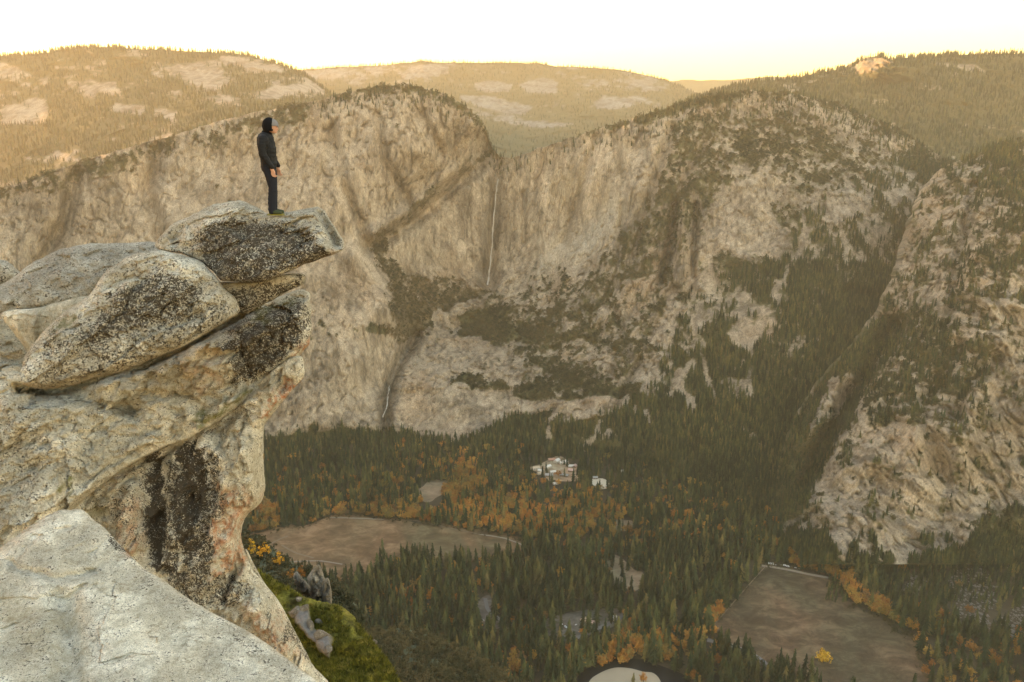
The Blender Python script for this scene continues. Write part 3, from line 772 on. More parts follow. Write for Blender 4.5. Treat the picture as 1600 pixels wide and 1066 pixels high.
is_a = rng.random(len(pts)) < np.maximum(np.minimum(A1 * 1.15, .97), .03)
con_p, con_h = pts[~is_a], hgt[~is_a]
aut_p = pts[is_a]; aut_h = rng.uniform(15, 27, len(aut_p))
# more autumn crowns where the belts are, as they are small
sel = A1 > .35
ex = pts[sel & (rng.random(len(pts)) < .8)] + np.append(rng.normal(0, 7, 2), 0)
ex = ex[np.array([True] * len(ex))]
exx = np.stack(PROJ(ex), 1); g = (sdf(exx, MEAD_L) < 2) & (sdf(exx, MEAD_R) < 2)
aut_p = np.concatenate([aut_p, ex[g]]); aut_h = np.concatenate([aut_h, rng.uniform(14, 25, g.sum())])


def scat(Vg, vg, Qg, count, thresh=.5, band=None):
    """random points on a grid surface where plants grow, weighted by ground area seen from above and by slope"""
    A = Vg[:-1, :-1]; B = Vg[:-1, 1:]; C = Vg[1:, :-1]
    ar = np.linalg.norm(np.cross(B - A, C - A), axis=2)
    nz_ = np.abs(np.cross(B - A, C - A)[..., 2]) / (ar + 1e-9)
    w = (.25 * ar + .75 * ar * nz_) * (vg[:-1, :-1] > thresh) * vg[:-1, :-1]
    if band is not None: w = w * band[:-1, :-1]
    q = Qg[:-1, :-1]
    w = w * ((q[..., 0] > -40) & (q[..., 0] < 1660))
    pr = (w / w.sum()).ravel(); idx = rng.choice(len(pr), count, p=pr)
    i, j = np.unravel_index(idx, w.shape)
    a, b = rng.random(count), rng.random(count)
    return A[i, j] + (B - A)[i, j] * a[:, None] + (C - A)[i, j] * b[:, None], Q_at(Qg, i, j)


def Q_at(Qg, i, j): return Qg[i, j]


far_con, far_h, br_p, br_h = [], [], [], []
for nm, Vg, vg, Qg in scatter:
    fz = None
    if nm == 'wall':
        Z_f = zone(Qg.reshape(-1, 2), [(390, 800), (390, 684), (480, 668), (600, 676), (690, 688), (790, 655), (920, 662), (1000, 622), (1045, 520), (1085, 440), (1215, 410), (1260, 330), (1400, 250), (1560, 300), (1560, 900), (390, 900)], 8).reshape(Qg.shape[:2])
        a, q = scat(Vg, vg, Qg, 17000, .6, Z_f); far_con.append(a); far_h.append(rng.uniform(20, 36, len(a)) * np.interp(q[:, 1], [300, 700], [.75, 1.05]))
        a, q = scat(Vg, vg, Qg, 15000, .5, 1 - .8 * Z_f); br_p.append(a); br_h.append(rng.uniform(6, 13, len(a)))
        tz = sstep(.9, .97, np.linspace(0, 1, Qg.shape[0]))[:, None] * np.ones(Qg.shape[:2])
        tz = tz * (.12 + .88 * sstep(430, 560, Qg[..., 0])); a, q = scat(Vg, vg * 0 + 1, Qg, 1100, .5, tz); far_con.append(a); far_h.append(rng.uniform(13, 26, len(a)))
    elif nm == 'buttress':
        a, q = scat(Vg, vg, Qg, 5200, .55); far_con.append(a); far_h.append(rng.uniform(13, 26, len(a)))
        a, q = scat(Vg, vg, Qg, 9000, .5); br_p.append(a); br_h.append(rng.uniform(5, 10, len(a)))
        lowz = sstep(835, 860, Qg[..., 1])
        a, q = scat(Vg, vg, Qg, 1800, .55, lowz); far_con.append(a); far_h.append(rng.uniform(20, 34, len(a)))
    elif nm == 'pine_covered_mountain':
        a, q = scat(Vg, vg, Qg, 15000, .5); far_con.append(a); far_h.append(rng.uniform(18, 32, len(a)))
    elif nm == 'far_ridge':
        pass
    else:
        a, q = scat(Vg, vg, Qg, 9000 if nm == 'forested_mountain' else 7000, .5); far_con.append(a); far_h.append(rng.uniform(16, 30, len(a)))
    if nm in ('forested_mountain', 'pine_covered_mountain', 'granite_dome_range'):
        t2 = sstep(.97, 1., np.linspace(0, 1, Qg.shape[0]))[:, None] * np.ones(Qg.shape[:2])
        a, q = scat(Vg, vg * 0 + 1, Qg, 900, .5, t2); far_con.append(a); far_h.append(rng.uniform(14, 34, len(a)))
far_con = np.concatenate(far_con); far_h = np.concatenate(far_h); br_p = np.concatenate(br_p); br_h = np.concatenate(br_h)

# low brush straggling along the meadow edges
for poly_ in (MEAD_L, MEAD_R):
    pp_ = smooth_poly(poly_, 30); pp_ = pp_[rng.random(len(pp_)) < .9] + 0
    pp_ = pp_ + rng.normal(0, 3.2, pp_.shape); q_ = FP(pp_[:, 0], pp_[:, 1]); br_p = np.concatenate([br_p, q_]); br_h = np.concatenate([br_h, rng.uniform(2, 7, len(q_))])
# talus field below the buttress: dark trees with pale boulders between
tal = FP(rng.uniform(1290, 1640, 1100), 872 + 70 * rng.random(1100) ** 1.6); far_con = np.concatenate([far_con, tal]); far_h = np.concatenate([far_h, rng.uniform(12, 26, len(tal))])


def app_size(P, h):
    x, y = PROJ(P); d = np.linalg.norm(P, axis=1)
    s = h / d
    vis = (x > 4) & (x < 1596) & (y - F * h / d * .6 < 1062)
    vis &= sdf(np.stack([x, y - F * h / d * .5], 1), FG) < -2
    return np.where(vis, s, 0)


def tree(kind, P, h, var, label, cat, group):
    e = add(kind, None, loc=P); e.rotation_euler = (0, 0, rng.random() * 6.28)
    s = h; w = h * rng.uniform(.85, 1.2); e.scale = (w, w, s)
    e.empty_display_size = .3
    if kind == 'conifer_tree':
        add('crown', CONIF[var], e); add('trunk', TRUNK, e)
    else:
        add('crown', AUTS[var], e); add('trunk', TRUNK2, e)
    return tag(e, label, cat, group)


s = app_size(con_p, con_h); order = np.argsort(-s); big = order[:300]
for i in big:
    x, y = PROJ(con_p[i])
    tree('conifer_tree', con_p[i], con_h[i], int(rng.integers(4)), 'tall dark green conifer among the nearest trees of the dense valley forest', 'conifer', 'nearest conifers of the valley forest')
rest = np.ones(len(con_p), bool); rest[big] = False
stuff_con = np.concatenate([con_p[rest], far_con]); stuff_ch = np.concatenate([con_h[rest], far_h])
s = app_size(aut_p, aut_h); x, y = PROJ(aut_p)
order = np.argsort(-s); big = order[:300]
for i in big:
    x, y = PROJ(aut_p[i])
    if x > 1270: lab, g = 'rust orange leafy tree in the autumn wood beside the right-hand meadow', 'autumn trees by the right-hand meadow'
    elif x > 1060: lab, g = 'orange leafy tree between the dark conifers left of the right-hand meadow', 'autumn trees left of the right-hand meadow'
    elif y > 1000: lab, g = 'ochre leafy tree near the dark river bend', 'autumn trees by the river bend'
    else: lab, g = 'small orange-brown leafy tree scattered among the dark conifers of mid valley', 'autumn trees among the conifers'
    tree('autumn_tree', aut_p[i], aut_h[i], int(rng.integers(3)), lab, 'tree', g)
rest = np.ones(len(aut_p), bool); rest[big] = False
stuff_aut, stuff_ah = aut_p[rest], aut_h[rest]

tree('conifer_tree', FP(989, 1072) + np.array([0, 0, .7]), 27, 1, 'dark conifer standing on the pale sandbar inside the river bend', 'conifer', None)
tree('autumn_tree', FP(1005, 1068) + np.array([0, 0, .7]), 21, 1, 'ochre leafy tree on the pale sandbar beside the lone conifer', 'tree', None)
# one bright golden tree at the lower edge of the right-hand meadow
gp = FP(1286, 1036)
e = add('golden_tree', None, loc=gp, scale=(30, 30, 25)); tag(e, 'bright golden round tree standing alone at the lower edge of the brown meadow', 'tree')
Vc, Fc = leafy_crown(222, n=44, R=.5); add('crown', mesh_np('golden_crown', Vc, Fc, M_GOLD, False), e); add('trunk', TRUNK2, e)


def stuff(name, P, h, meshes, wide=(.85, 1.2)):
    """one object: a cloud of points that carries a tree on every point"""
    me = bpy.data.meshes.new(name)
    me.vertices.add(len(P)); me.vertices.foreach_set('co', P.astype(np.float32).ravel())
    k = rng.integers(0, len(meshes), len(P)); w = h * rng.uniform(wide[0], wide[1], len(P))
    a = me.attributes.new('kindno', 'INT', 'POINT'); a.data.foreach_set('value', k.astype(np.int32))
    a = me.attributes.new('siz', 'FLOAT_VECTOR', 'POINT'); a.data.foreach_set('vector', np.stack([w, w, h], 1).astype(np.float32).ravel())
    a = me.attributes.new('turn', 'FLOAT_VECTOR', 'POINT'); a.data.foreach_set('vector', np.stack([rng.normal(0, .03, len(P)), rng.normal(0, .03, len(P)), rng.random(len(P)) * 6.28], 1).astype(np.float32).ravel())
    o = add(name, me); tag(o, kind='stuff')
    ng = bpy.data.node_groups.new(name, 'GeometryNodeTree')
    ng.interface.new_socket('Geometry', in_out='INPUT', socket_type='NodeSocketGeometry')
    ng.interface.new_socket('Geometry', in_out='OUTPUT', socket_type='NodeSocketGeometry')
    gi = ng.nodes.new('NodeGroupInput'); go = ng.nodes.new('NodeGroupOutput'); jn = ng.nodes.new('GeometryNodeJoinGeometry')
    def na(nm, t):
        n = ng.nodes.new('GeometryNodeInputNamedAttribute'); n.data_type = t; n.inputs[0].default_value = nm; return n.outputs[0]
    kn, sz, tn = na('kindno', 'INT'), na('siz', 'FLOAT_VECTOR'), na('turn', 'FLOAT_VECTOR')
    e2r = ng.nodes.new('FunctionNodeEulerToRotation'); ng.links.new(tn, e2r.inputs[0])
    for i, src in enumerate(meshes):
        cmp_ = ng.nodes.new('FunctionNodeCompare'); cmp_.data_type = 'INT'; cmp_.operation = 'EQUAL'
        ng.links.new(kn, cmp_.inputs[2]); cmp_.inputs[3].default_value = i
        oi = ng.nodes.new('GeometryNodeObjectInfo'); oi.transform_space = 'ORIGINAL'; oi.inputs[0].default_value = src; oi.inputs[1].default_value = True
        ip = ng.nodes.new('GeometryNodeInstanceOnPoints')
        ng.links.new(gi.outputs[0], ip.inputs['Points']); ng.links.new(cmp_.outputs[0], ip.inputs['Selection'])
        ng.links.new(oi.outputs['Geometry'], ip.inputs['Instance']); ng.links.new(e2r.outputs[0], ip.inputs['Rotation']); ng.links.new(sz, ip.inputs['Scale'])
        ng.links.new(ip.outputs[0], jn.inputs[0])
    ng.links.new(jn.outputs[0], go.inputs[0])
    md = o.modifiers.new('spread', 'NODES'); md.node_group = ng
    return o


def first_with(me):
    for o in COL.objects:
        if o.data == me: return o


stuff('conifer_forest', stuff_con, stuff_ch, [first_with(m_) for m_ in CONIF])
stuff('autumn_forest', stuff_aut, stuff_ah, [first_with(m_) for m_ in AUTS], (.9, 1.3))

# pale boulders of the talus
def blob(seed, n=3):
    r = np.random.default_rng(seed); import bmesh
    bm_ = bmesh.new(); bmesh.ops.create_icosphere(bm_, subdivisions=2, radius=.5)
    V = np.array([v_.co[:] for v_ in bm_.verts]); Fc = [[v_.index for v_ in f.verts] for f in bm_.faces]; bm_.free()
    for _ in range(9):
        d = r.normal(size=3); d /= np.linalg.norm(d); c = r.uniform(.28, .42); t = V @ d; V = V - np.outer(np.maximum(t - c, 0), d)
    return V * np.array([1.2, 1, .8]), Fc


Vc, Fc = blob(3); TB = mesh_np('talus_boulder', Vc, Fc, plain('talus_granite', (.15, .14, .125), scale=.3), False)
tp = []
for q_, n_ in TALUS:
    q_ = np.array(q_, float); lo, hi = q_.min(0), q_.max(0); c_ = rng.uniform(lo, hi, (n_ * 3, 2)); c_ = c_[sdf(c_, q_) + fbm(np.c_[c_ / 9, c_[:, :1] * 0], 1, 3) * 12 > 2][:int(n_ * .7)]; tp.append(FP(c_[:, 0], c_[:, 1]))
tp = np.concatenate(tp); P0 = FP(1508, 905)
ts = add('talus_boulder', TB, loc=P0, scale=(9, 9, 8)); tag(ts, 'largest pale block in the scree field at the foot of the right-hand buttress', 'boulder')
stuff('talus_field', tp, rng.uniform(1.6, 6, len(tp)), [ts])

# ------------------------------------------------------------------ foreground granite
def rock_mat(name, base=(.41, .38, .31), light=(.66, .63, .54), fine=1.0):
    m, nt, b = new_mat(name)
    v = objvec(nt)
    big = noise(nt, v, 1.3 * fine, 7, .62, .4); mid = noise(nt, v, 7 * fine, 6, .7); spk = noise(nt, v, 34 * fine, 4, .8, .1); sp2 = noise(nt, v, 60 * fine, 3, .8)
    c = ramp(nt, big, [(.30, tuple(x * .72 for x in base)), (.48, base), (.68, light)])
    c = mixc(nt, 1.0, c, ramp(nt, mid, [(.3, (.60, .56, .49)), (.46, (1.05, 1.04, 1.0)), (.7, (1.45, 1.45, 1.45))]), 'MULTIPLY')
    c = mixc(nt, 1.0, c, ramp(nt, sp2, [(.3, (.55, .54, .52)), (.5, (1.1, 1.1, 1.1)), (.7, (1.6, 1.6, 1.6))]), 'MULTIPLY')
    ck = ramp(nt, N(nt, 'ShaderNodeTexVoronoi', {'Vector': N(nt, 'ShaderNodeMapping', {'Vector': mixc(nt, .12, v, N(nt, 'ShaderNodeTexNoise', {'Vector': v, 'Scale': 4 * fine}).outputs['Color'], 'LINEAR_LIGHT'), 'Rotation': (0, -.6, 0), 'Scale': (.5, 1, 1.3)}).outputs[0], 'Scale': 1.5 * fine}, feature='DISTANCE_TO_EDGE').outputs['Distance'], [(.0, (.30, .27, .22)), (.014, (1, 1, 1))])
    c = mixc(nt, ramp(nt, big, [(.45, (0, 0, 0)), (.58, (.85, .85, .85))]), c, mixc(nt, 1.0, c, ck, 'MULTIPLY'))
    # warm ochre and rust staining
    ru = attr(nt, 'rust')
    f = mathn(nt, 'MULTIPLY', ru, ramp(nt, noise(nt, v, 5 * fine, 6, .75), [(.42, (0, 0, 0)), (.62, (1, 1, 1))]))
    c = mixc(nt, f, c, (.46, .16, .05))
    f = mathn(nt, 'MULTIPLY', attr(nt, 'ochre'), ramp(nt, noise(nt, v, 2.6 * fine, 5, .7), [(.35, (0, 0, 0)), (.7, (.8, .8, .8))]))
    c = mixc(nt, f, c, (.43, .34, .19))
    # black and brown crust lichen, broken into small scabs
    li = attr(nt, 'lichen')
    spk2 = noise(nt, N(nt, 'ShaderNodeMapping', {'Vector': v, 'Location': (3, 5, 7)}).outputs[0], 22 * fine, 5, .85, .1)
    th = mathn(nt, 'ADD', mathn(nt, 'MULTIPLY', mathn(nt, 'SUBTRACT', spk, .5), 1.25), mathn(nt, 'MULTIPLY', mathn(nt, 'SUBTRACT', spk2, .5), 1.3))
    th = mathn(nt, 'ADD', th, mathn(nt, 'MULTIPLY', mathn(nt, 'SUBTRACT', mid, .5), .8))
    th = mathn(nt, 'ADD', mathn(nt, 'ADD', th, .5), mathn(nt, 'MULTIPLY', mathn(nt, 'SUBTRACT', li, .62), .55))
    f = ramp(nt, th, [(.50, (0, 0, 0)), (.56, (1, 1, 1))])
    dk = mixc(nt, mid, (.020, .017, .013), (.115, .095, .068))
    c = mixc(nt, f, c, dk)
    f = mathn(nt, 'MULTIPLY', attr(nt, 'moss'), ramp(nt, noise(nt, v, 14 * fine, 5, .7), [(.35, (0, 0, 0)), (.5, (1, 1, 1))]))
    c = mixc(nt, f, c, mixc(nt, mid, (.07, .075, .015), (.20, .19, .03)))
    nt.links.new(c, b.inputs['Base Color'])
    h = mathn(nt, 'ADD', mathn(nt, 'MULTIPLY', mid, .6), mathn(nt, 'MULTIPLY', spk, .3))
    h = mathn(nt, 'ADD', h, mathn(nt, 'MULTIPLY', big, .8))
    bp = N(nt, 'ShaderNodeBump', {'Strength': 1.0, 'Distance': .16 / fine, 'Height': h}); nt.links.new(bp.outputs[0], b.inputs['Normal'])
    b.inputs['Roughness'].default_value = .92; b.inputs['Specular IOR Level'].default_value = .15
    return m


def inflate(poly, step, k=1.0, power=1.0, n_it=None):
    """lattice over the outline with a rounded height (in pixels) that falls to zero on the outline"""
    pp = smooth_poly(poly, 6)
    per = np.arange(len(pp))
    j = fbm(np.stack([pp[:, 0] / 14, pp[:, 1] / 14, per * 0], 1), 1, 4, seed=len(poly)) * 2.2 * min(1.5, step)
    ctr = pp.mean(0); dr = pp - ctr; pp = pp + dr / np.linalg.norm(dr, axis=1)[:, None] * j[:, None]
    lo = pp.min(0) - step * 2; hi = pp.max(0) + step * 2
    xs = np.arange(lo[0], hi[0], step); ys = np.arange(lo[1], hi[1], step)
    X, Y = np.meshgrid(xs, ys); Q = np.stack([X.ravel(), Y.ravel()], 1)
    s = sdf(Q, pp)
    S = s.reshape(X.shape)
    gy, gx = np.gradient(S, step)
    gn = np.sqrt(gx ** 2 + gy ** 2) + 1e-6
    out = S <= 0
    near = out & (S > -1.6 * step)
    X2 = X.copy(); Y2 = Y.copy()
    X2[near] += (gx / gn * (-S))[near]; Y2[near] += (gy / gn * (-S))[near]
    # Poisson height, first coarse
    cs = 4; Sc = S[::cs, ::cs]; u = np.zeros_like(Sc); ins = Sc > 0
    h2 = (step * cs) ** 2
    for _ in range(1500):
        u[1:-1, 1:-1] = np.where(ins[1:-1, 1:-1], .25 * (u[:-2, 1:-1] + u[2:, 1:-1] + u[1:-1, :-2] + u[1:-1, 2:] + h2), 0)
    iy = np.arange(X.shape[0]) / cs; ix = np.arange(X.shape[1]) / cs
    y0 = np.clip(iy.astype(int), 0, u.shape[0] - 2); x0 = np.clip(ix.astype(int), 0, u.shape[1] - 2)
    fy = np.clip(iy - y0, 0, 1)[:, None]; fx = np.clip(ix - x0, 0, 1)[None]
    U = (u[y0][:, x0] * (1 - fy) * (1 - fx) + u[y0 + 1][:, x0] * fy * (1 - fx) + u[y0][:, x0 + 1] * (1 - fy) * fx + u[y0 + 1][:, x0 + 1] * fy * fx)
    ins = ~out
    for _ in range(150):
        U[1:-1, 1:-1] = np.where(ins[1:-1, 1:-1], .25 * (U[:-2, 1:-1] + U[2:, 1:-1] + U[1:-1, :-2] + U[1:-1, 2:] + step ** 2), 0)
    H = np.sqrt(np.maximum(2 * U, 0))
    if power != 1: H = H.max() * (H / H.max()) ** power
    H[out] = 0
    return X2, Y2, S, H * k, near


def zmask(Q, spec):
    r = np.zeros(len(Q))
    for poly, v, soft in spec: r = np.maximum(r, zone(Q, poly, soft) * v)
    return r


def boulder(name, poly, D, mat, label=None, cat='boulder', k=1.0, back=1.0, power=1.0, step=1.6, gx=0, gy=0, amp=.05, seed=0, lichen=(), rust=(), ochre=(), moss=(), base_l=.25, relief=None, kind=None, kcx=None, group=None, strat=.6, fine_amp=1.0, facets=1.0):
    X, Y, S, H, near = inflate(poly, step, k, power)
    Q = np.stack([X.ravel(), Y.ravel()], 1)
    use = ((S > 0) | near)
    cell = (S[:-1, :-1] > 0) | (S[:-1, 1:] > 0) | (S[1:, :-1] > 0) | (S[1:, 1:] > 0)
    cell &= use[:-1, :-1] & use[1:, :-1] & use[:-1, 1:] & use[1:, 1:]
    cxm, cym = np.mean(np.array(poly), 0)
    Dm = D + gx * (X - cxm) + gy * (Y - cym)
    px2m = D / F
    rel = relief(Q).reshape(X.shape) if relief else 0
    edgef = sstep(0, 14, S)
    front = AT(X, Y, Dm - H * px2m - rel * edgef)
    backs = AT(X, Y, Dm + H * px2m * back + .02)
    f = front.reshape(-1, 3)
    fr = np.stack([f[:, 0] * math.cos(strat) + f[:, 2] * math.sin(strat), f[:, 1], -f[:, 0] * math.sin(strat) + f[:, 2] * math.cos(strat)], 1)
    n = fbm(f, .9, 4, seed=seed) * .42 + fbm(fr, .34, 4, (2.4, 1, 1), ridged=True, seed=seed + 1) * .22 + fbm(f, .11, 3, seed=seed + 2) * .22 * fine_amp
    ck = sstep(.84, .98, fbm(fr, .75, 3, (3.2, 1, 1), ridged=True, seed=seed + 7)) * .45
    n = n - ck
    fj = fr + np.stack([fbm(f, .25, 3, seed=seed + s_) for s_ in (21, 22, 23)], 1) * .06
    n = n + facets * (facet(fj, .75, (1.9, 1, .8), seed) * .44 + facet(fj, .24, (1.8, 1, .9), seed + 1) * .15)
    f = f.copy(); f[:, 1] -= n * amp * 4.4 * edgef.ravel()
    f[:, 2] += fbm(f, .35, 4, seed=seed + 3) * amp * .6 * (.25 + .75 * edgef.ravel())
    idx = -np.ones(X.size, int); ui = np.where(use.ravel())[0]; idx[ui] = np.arange(len(ui))
    I = np.arange(X.size).reshape(X.shape)
    quads = np.stack([I[:-1, :-1], I[1:, :-1], I[1:, 1:], I[:-1, 1:]], -1)[cell]
    qf = idx[quads]; nfv = len(ui)
    edge_v = near.ravel()[ui]
    bidx = np.arange(nfv) + nfv; bidx = np.where(edge_v, np.arange(nfv), bidx)     # front and back meet on the outline
    qb = bidx[qf][:, ::-1]
    V = np.concatenate([f[ui], backs.reshape(-1, 3)[ui]]); Fc = np.concatenate([qf, qb])
    QQ = Q[ui] + np.stack([fbm(f[ui], .35, 4, seed=s_) for s_ in (90, 95)], 1) * 22; A = {}
    for nm, sp, b0 in (('lichen', lichen, base_l), ('rust', rust, 0), ('ochre', ochre, .05), ('moss', moss, 0)):
        a = np.maximum(zmask(QQ, sp), b0) if len(sp) else np.full(len(QQ), b0)
        A[nm] = np.concatenate([a, a])
    org = V.mean(0); org[2] = V[:, 2].min()
    o = add(name, mesh_np(name, V - org, Fc, mat, attrs=A), loc=org)
    tag(o, label, cat if not kind else None, group, kind)
    return o


RK = rock_mat('lichen_granite')
RK_G = rock_mat('grey_granite', (.34, .315, .265), (.50, .475, .41))
RK_P = rock_mat('pale_granite', (.47, .43, .35), (.78, .74, .64), fine=2.0)
RK_W = rock_mat('warm_granite', (.44, .41, .33), (.72, .68, .58))

# summit slab with the person
boulder('boulder', [(243, 384), (252, 368), (272, 350), (300, 336), (330, 322), (352, 316), (372, 314), (388, 317), (402, 324), (416, 332), (440, 332), (466, 328), (490, 324), (503, 326), (514, 340), (528, 360), (538, 380), (539, 388), (530, 394), (497, 406), (460, 420), (425, 436), (395, 443), (368, 440), (345, 437), (334, 424), (312, 409), (285, 397), (258, 392)],
        15.8, RK, 'dark speckled overhanging boulder the person stands on', k=.95, power=.5, step=1.4, gx=-.002, gy=-.012, seed=1, amp=.085,
        lichen=[([(290, 362), (330, 340), (372, 332), (415, 344), (470, 344), (486, 350), (505, 375), (525, 400), (470, 430), (390, 460), (330, 440), (300, 405)], .86, 22), ([(240, 380), (330, 345), (340, 420), (240, 400)], .6, 20), ([(500, 350), (540, 380), (535, 400), (510, 385)], .4, 8)], base_l=.46,  # crust lichen; its spread to the bottom edge also paints in underside shade
        rust=[([(460, 410), (535, 385), (540, 397), (480, 420)], .5, 4)], ochre=[([(243, 380), (300, 380), (340, 437), (300, 410)], .5, 8)],
        relief=lambda Q: -.5 * sstep(-3, 18, (Q[:, 0] - 488) - (Q[:, 1] - 325) * .42) + .0)
# long boulder in the middle
boulder('boulder', [(33, 592), (37, 562), (58, 530), (98, 490), (138, 462), (158, 432), (178, 414), (204, 400), (246, 393), (290, 400), (318, 412), (338, 434), (352, 452), (370, 470), (373, 488), (352, 503), (330, 516), (290, 540), (232, 565), (190, 580), (150, 590), (110, 603), (80, 607), (55, 607), (38, 602)],
        14.5, RK, 'long dark speckled boulder leaning left, second in the pile below the overhanging one', k=.8, power=.6, step=1.5, gx=.001, gy=-.006, seed=5, amp=.10,
        lichen=[([(190, 430), (240, 405), (290, 410), (330, 440), (320, 480), (270, 510), (180, 540), (130, 560), (110, 520), (150, 480)], .80, 28), ([(40, 560), (120, 480), (340, 460), (370, 500), (200, 590), (50, 620)], .60, 20)], base_l=.46,
        ochre=[([(60, 600), (120, 580), (230, 540), (330, 510), (230, 565), (110, 600)], .8, 8)], moss=[([(85, 505), (110, 490), (118, 495), (95, 510)], .6, 3)],
        relief=lambda Q: -.06 * np.exp(-(sdl(Q, [(298, 440), (295, 480), (288, 500)]) / 3) ** 2))
boulder('boulder', [(-90, 470), (-40, 455), (0, 445), (22, 432), (50, 412), (80, 396), (110, 386), (140, 381), (190, 380), (240, 379), (262, 392), (262, 410), (215, 420), (185, 430), (150, 458), (120, 472), (60, 484), (20, 488), (-30, 492), (-80, 500)],
        17.2, RK_G, 'smooth plain grey boulder at the far left behind the speckled ones', k=.8, power=.8, seed=9, amp=.07, base_l=.44, gy=-.012)
boulder('boulder', [(-60, 425), (-30, 410), (0, 406), (14, 410), (26, 420), (40, 440), (0, 455), (-50, 450)], 19, RK_G, 'tip of a small dark grey rock at the left edge behind the grey boulder', seed=11, amp=.03, base_l=.5)
boulder('boulder', [(4, 489), (60, 480), (130, 464), (160, 470), (120, 520), (90, 560), (55, 570), (40, 545), (22, 520)], 16.2, RK_W, 'shaded tan block wedged under the plain grey boulder', k=.6, seed=13, amp=.04, base_l=.25)
boulder('boulder', [(338, 444), (352, 441), (372, 441), (400, 438), (438, 429), (470, 428), (477, 433), (474, 444), (452, 454), (425, 470), (400, 482), (382, 490), (366, 488), (352, 470)],
        15.3, RK, 'small flat wedge of speckled rock squeezed between the overhanging boulder and the cliff', k=.9, power=.7, step=1.2, seed=15, amp=.035, lichen=[([(350, 455), (400, 440), (480, 430), (470, 460), (400, 490), (355, 490)], .78, 8)], base_l=.4, ochre=[([(340, 440), (440, 430), (440, 440), (350, 450)], .7, 5)])
# big undercut cliff block below the boulders
boulder('cliff_block', [(-140, 560), (-60, 520), (10, 500), (60, 540), (110, 560), (200, 540), (300, 500), (360, 478), (400, 476), (440, 462), (470, 452), (484, 460), (486, 490), (487, 512), (484, 535), (474, 548), (462, 562), (440, 576), (410, 600), (385, 625), (352, 650), (322, 670), (290, 688), (250, 702), (200, 730), (150, 765), (110, 800), (60, 845), (0, 900), (-140, 960)],
        16.2, RK_W, 'broad pale cliff block under the boulders, with dark speckled crust at its right end', 'cliff', k=.30, power=.6, step=2.0, gx=.0, gy=-.010, seed=19, amp=.15,
        lichen=[([(345, 520), (400, 480), (470, 455), (488, 480), (486, 535), (450, 560), (410, 590), (370, 610), (352, 600), (362, 560)], .88, 20), ([(100, 620), (150, 600), (170, 660), (190, 740), (150, 760), (110, 700)], .42, 22), ([(0, 600), (80, 620), (100, 700), (60, 800), (0, 820)], .5, 22)], base_l=.40,
        rust=[([(300, 560), (340, 540), (350, 600), (300, 610)], .35, 14), ([(460, 548), (486, 520), (490, 540), (470, 560)], .9, 4)], ochre=[([(300, 530), (360, 520), (350, 620), (280, 640), (200, 640)], .3, 20), ([(90, 730), (105, 730), (110, 780), (90, 780)], .9, 6)],
        moss=[([(310, 655), (335, 640), (370, 620), (400, 600), (398, 612), (360, 640), (325, 668)], .85, 5), ([(400, 490), (450, 465), (470, 458), (440, 480), (410, 500)], .5, 6), ([(97, 762), (112, 760), (115, 775), (98, 774)], .9, 3)],
        relief=lambda Q: .35 * np.exp(-(sdl(Q, [(20, 640), (60, 660), (80, 720), (40, 800)]) / 60) ** 2) - .45 * np.exp(-(sdl(Q, [(60, 612), (140, 615), (210, 640)]) / 14) ** 2) - .08 * np.exp(-(sdl(Q, [(100, 640), (130, 690), (140, 700)]) / 5) ** 2) - .7 * np.exp(-(sdl(Q, [(36, 604), (80, 609), (112, 604), (150, 591), (232, 566), (292, 541), (332, 517), (375, 491)]) / 7) ** 2) - .25 * np.exp(-(sdl(Q, [(380, 492), (430, 472), (475, 450)]) / 5) ** 2) + .25 * np.exp(-(sdl(Q, [(330, 560), (420, 500)]) / 40) ** 2) - .15 * np.exp(-(sdl(Q, [(200, 610), (300, 620), (330, 660)]) / 8) ** 2)
        )
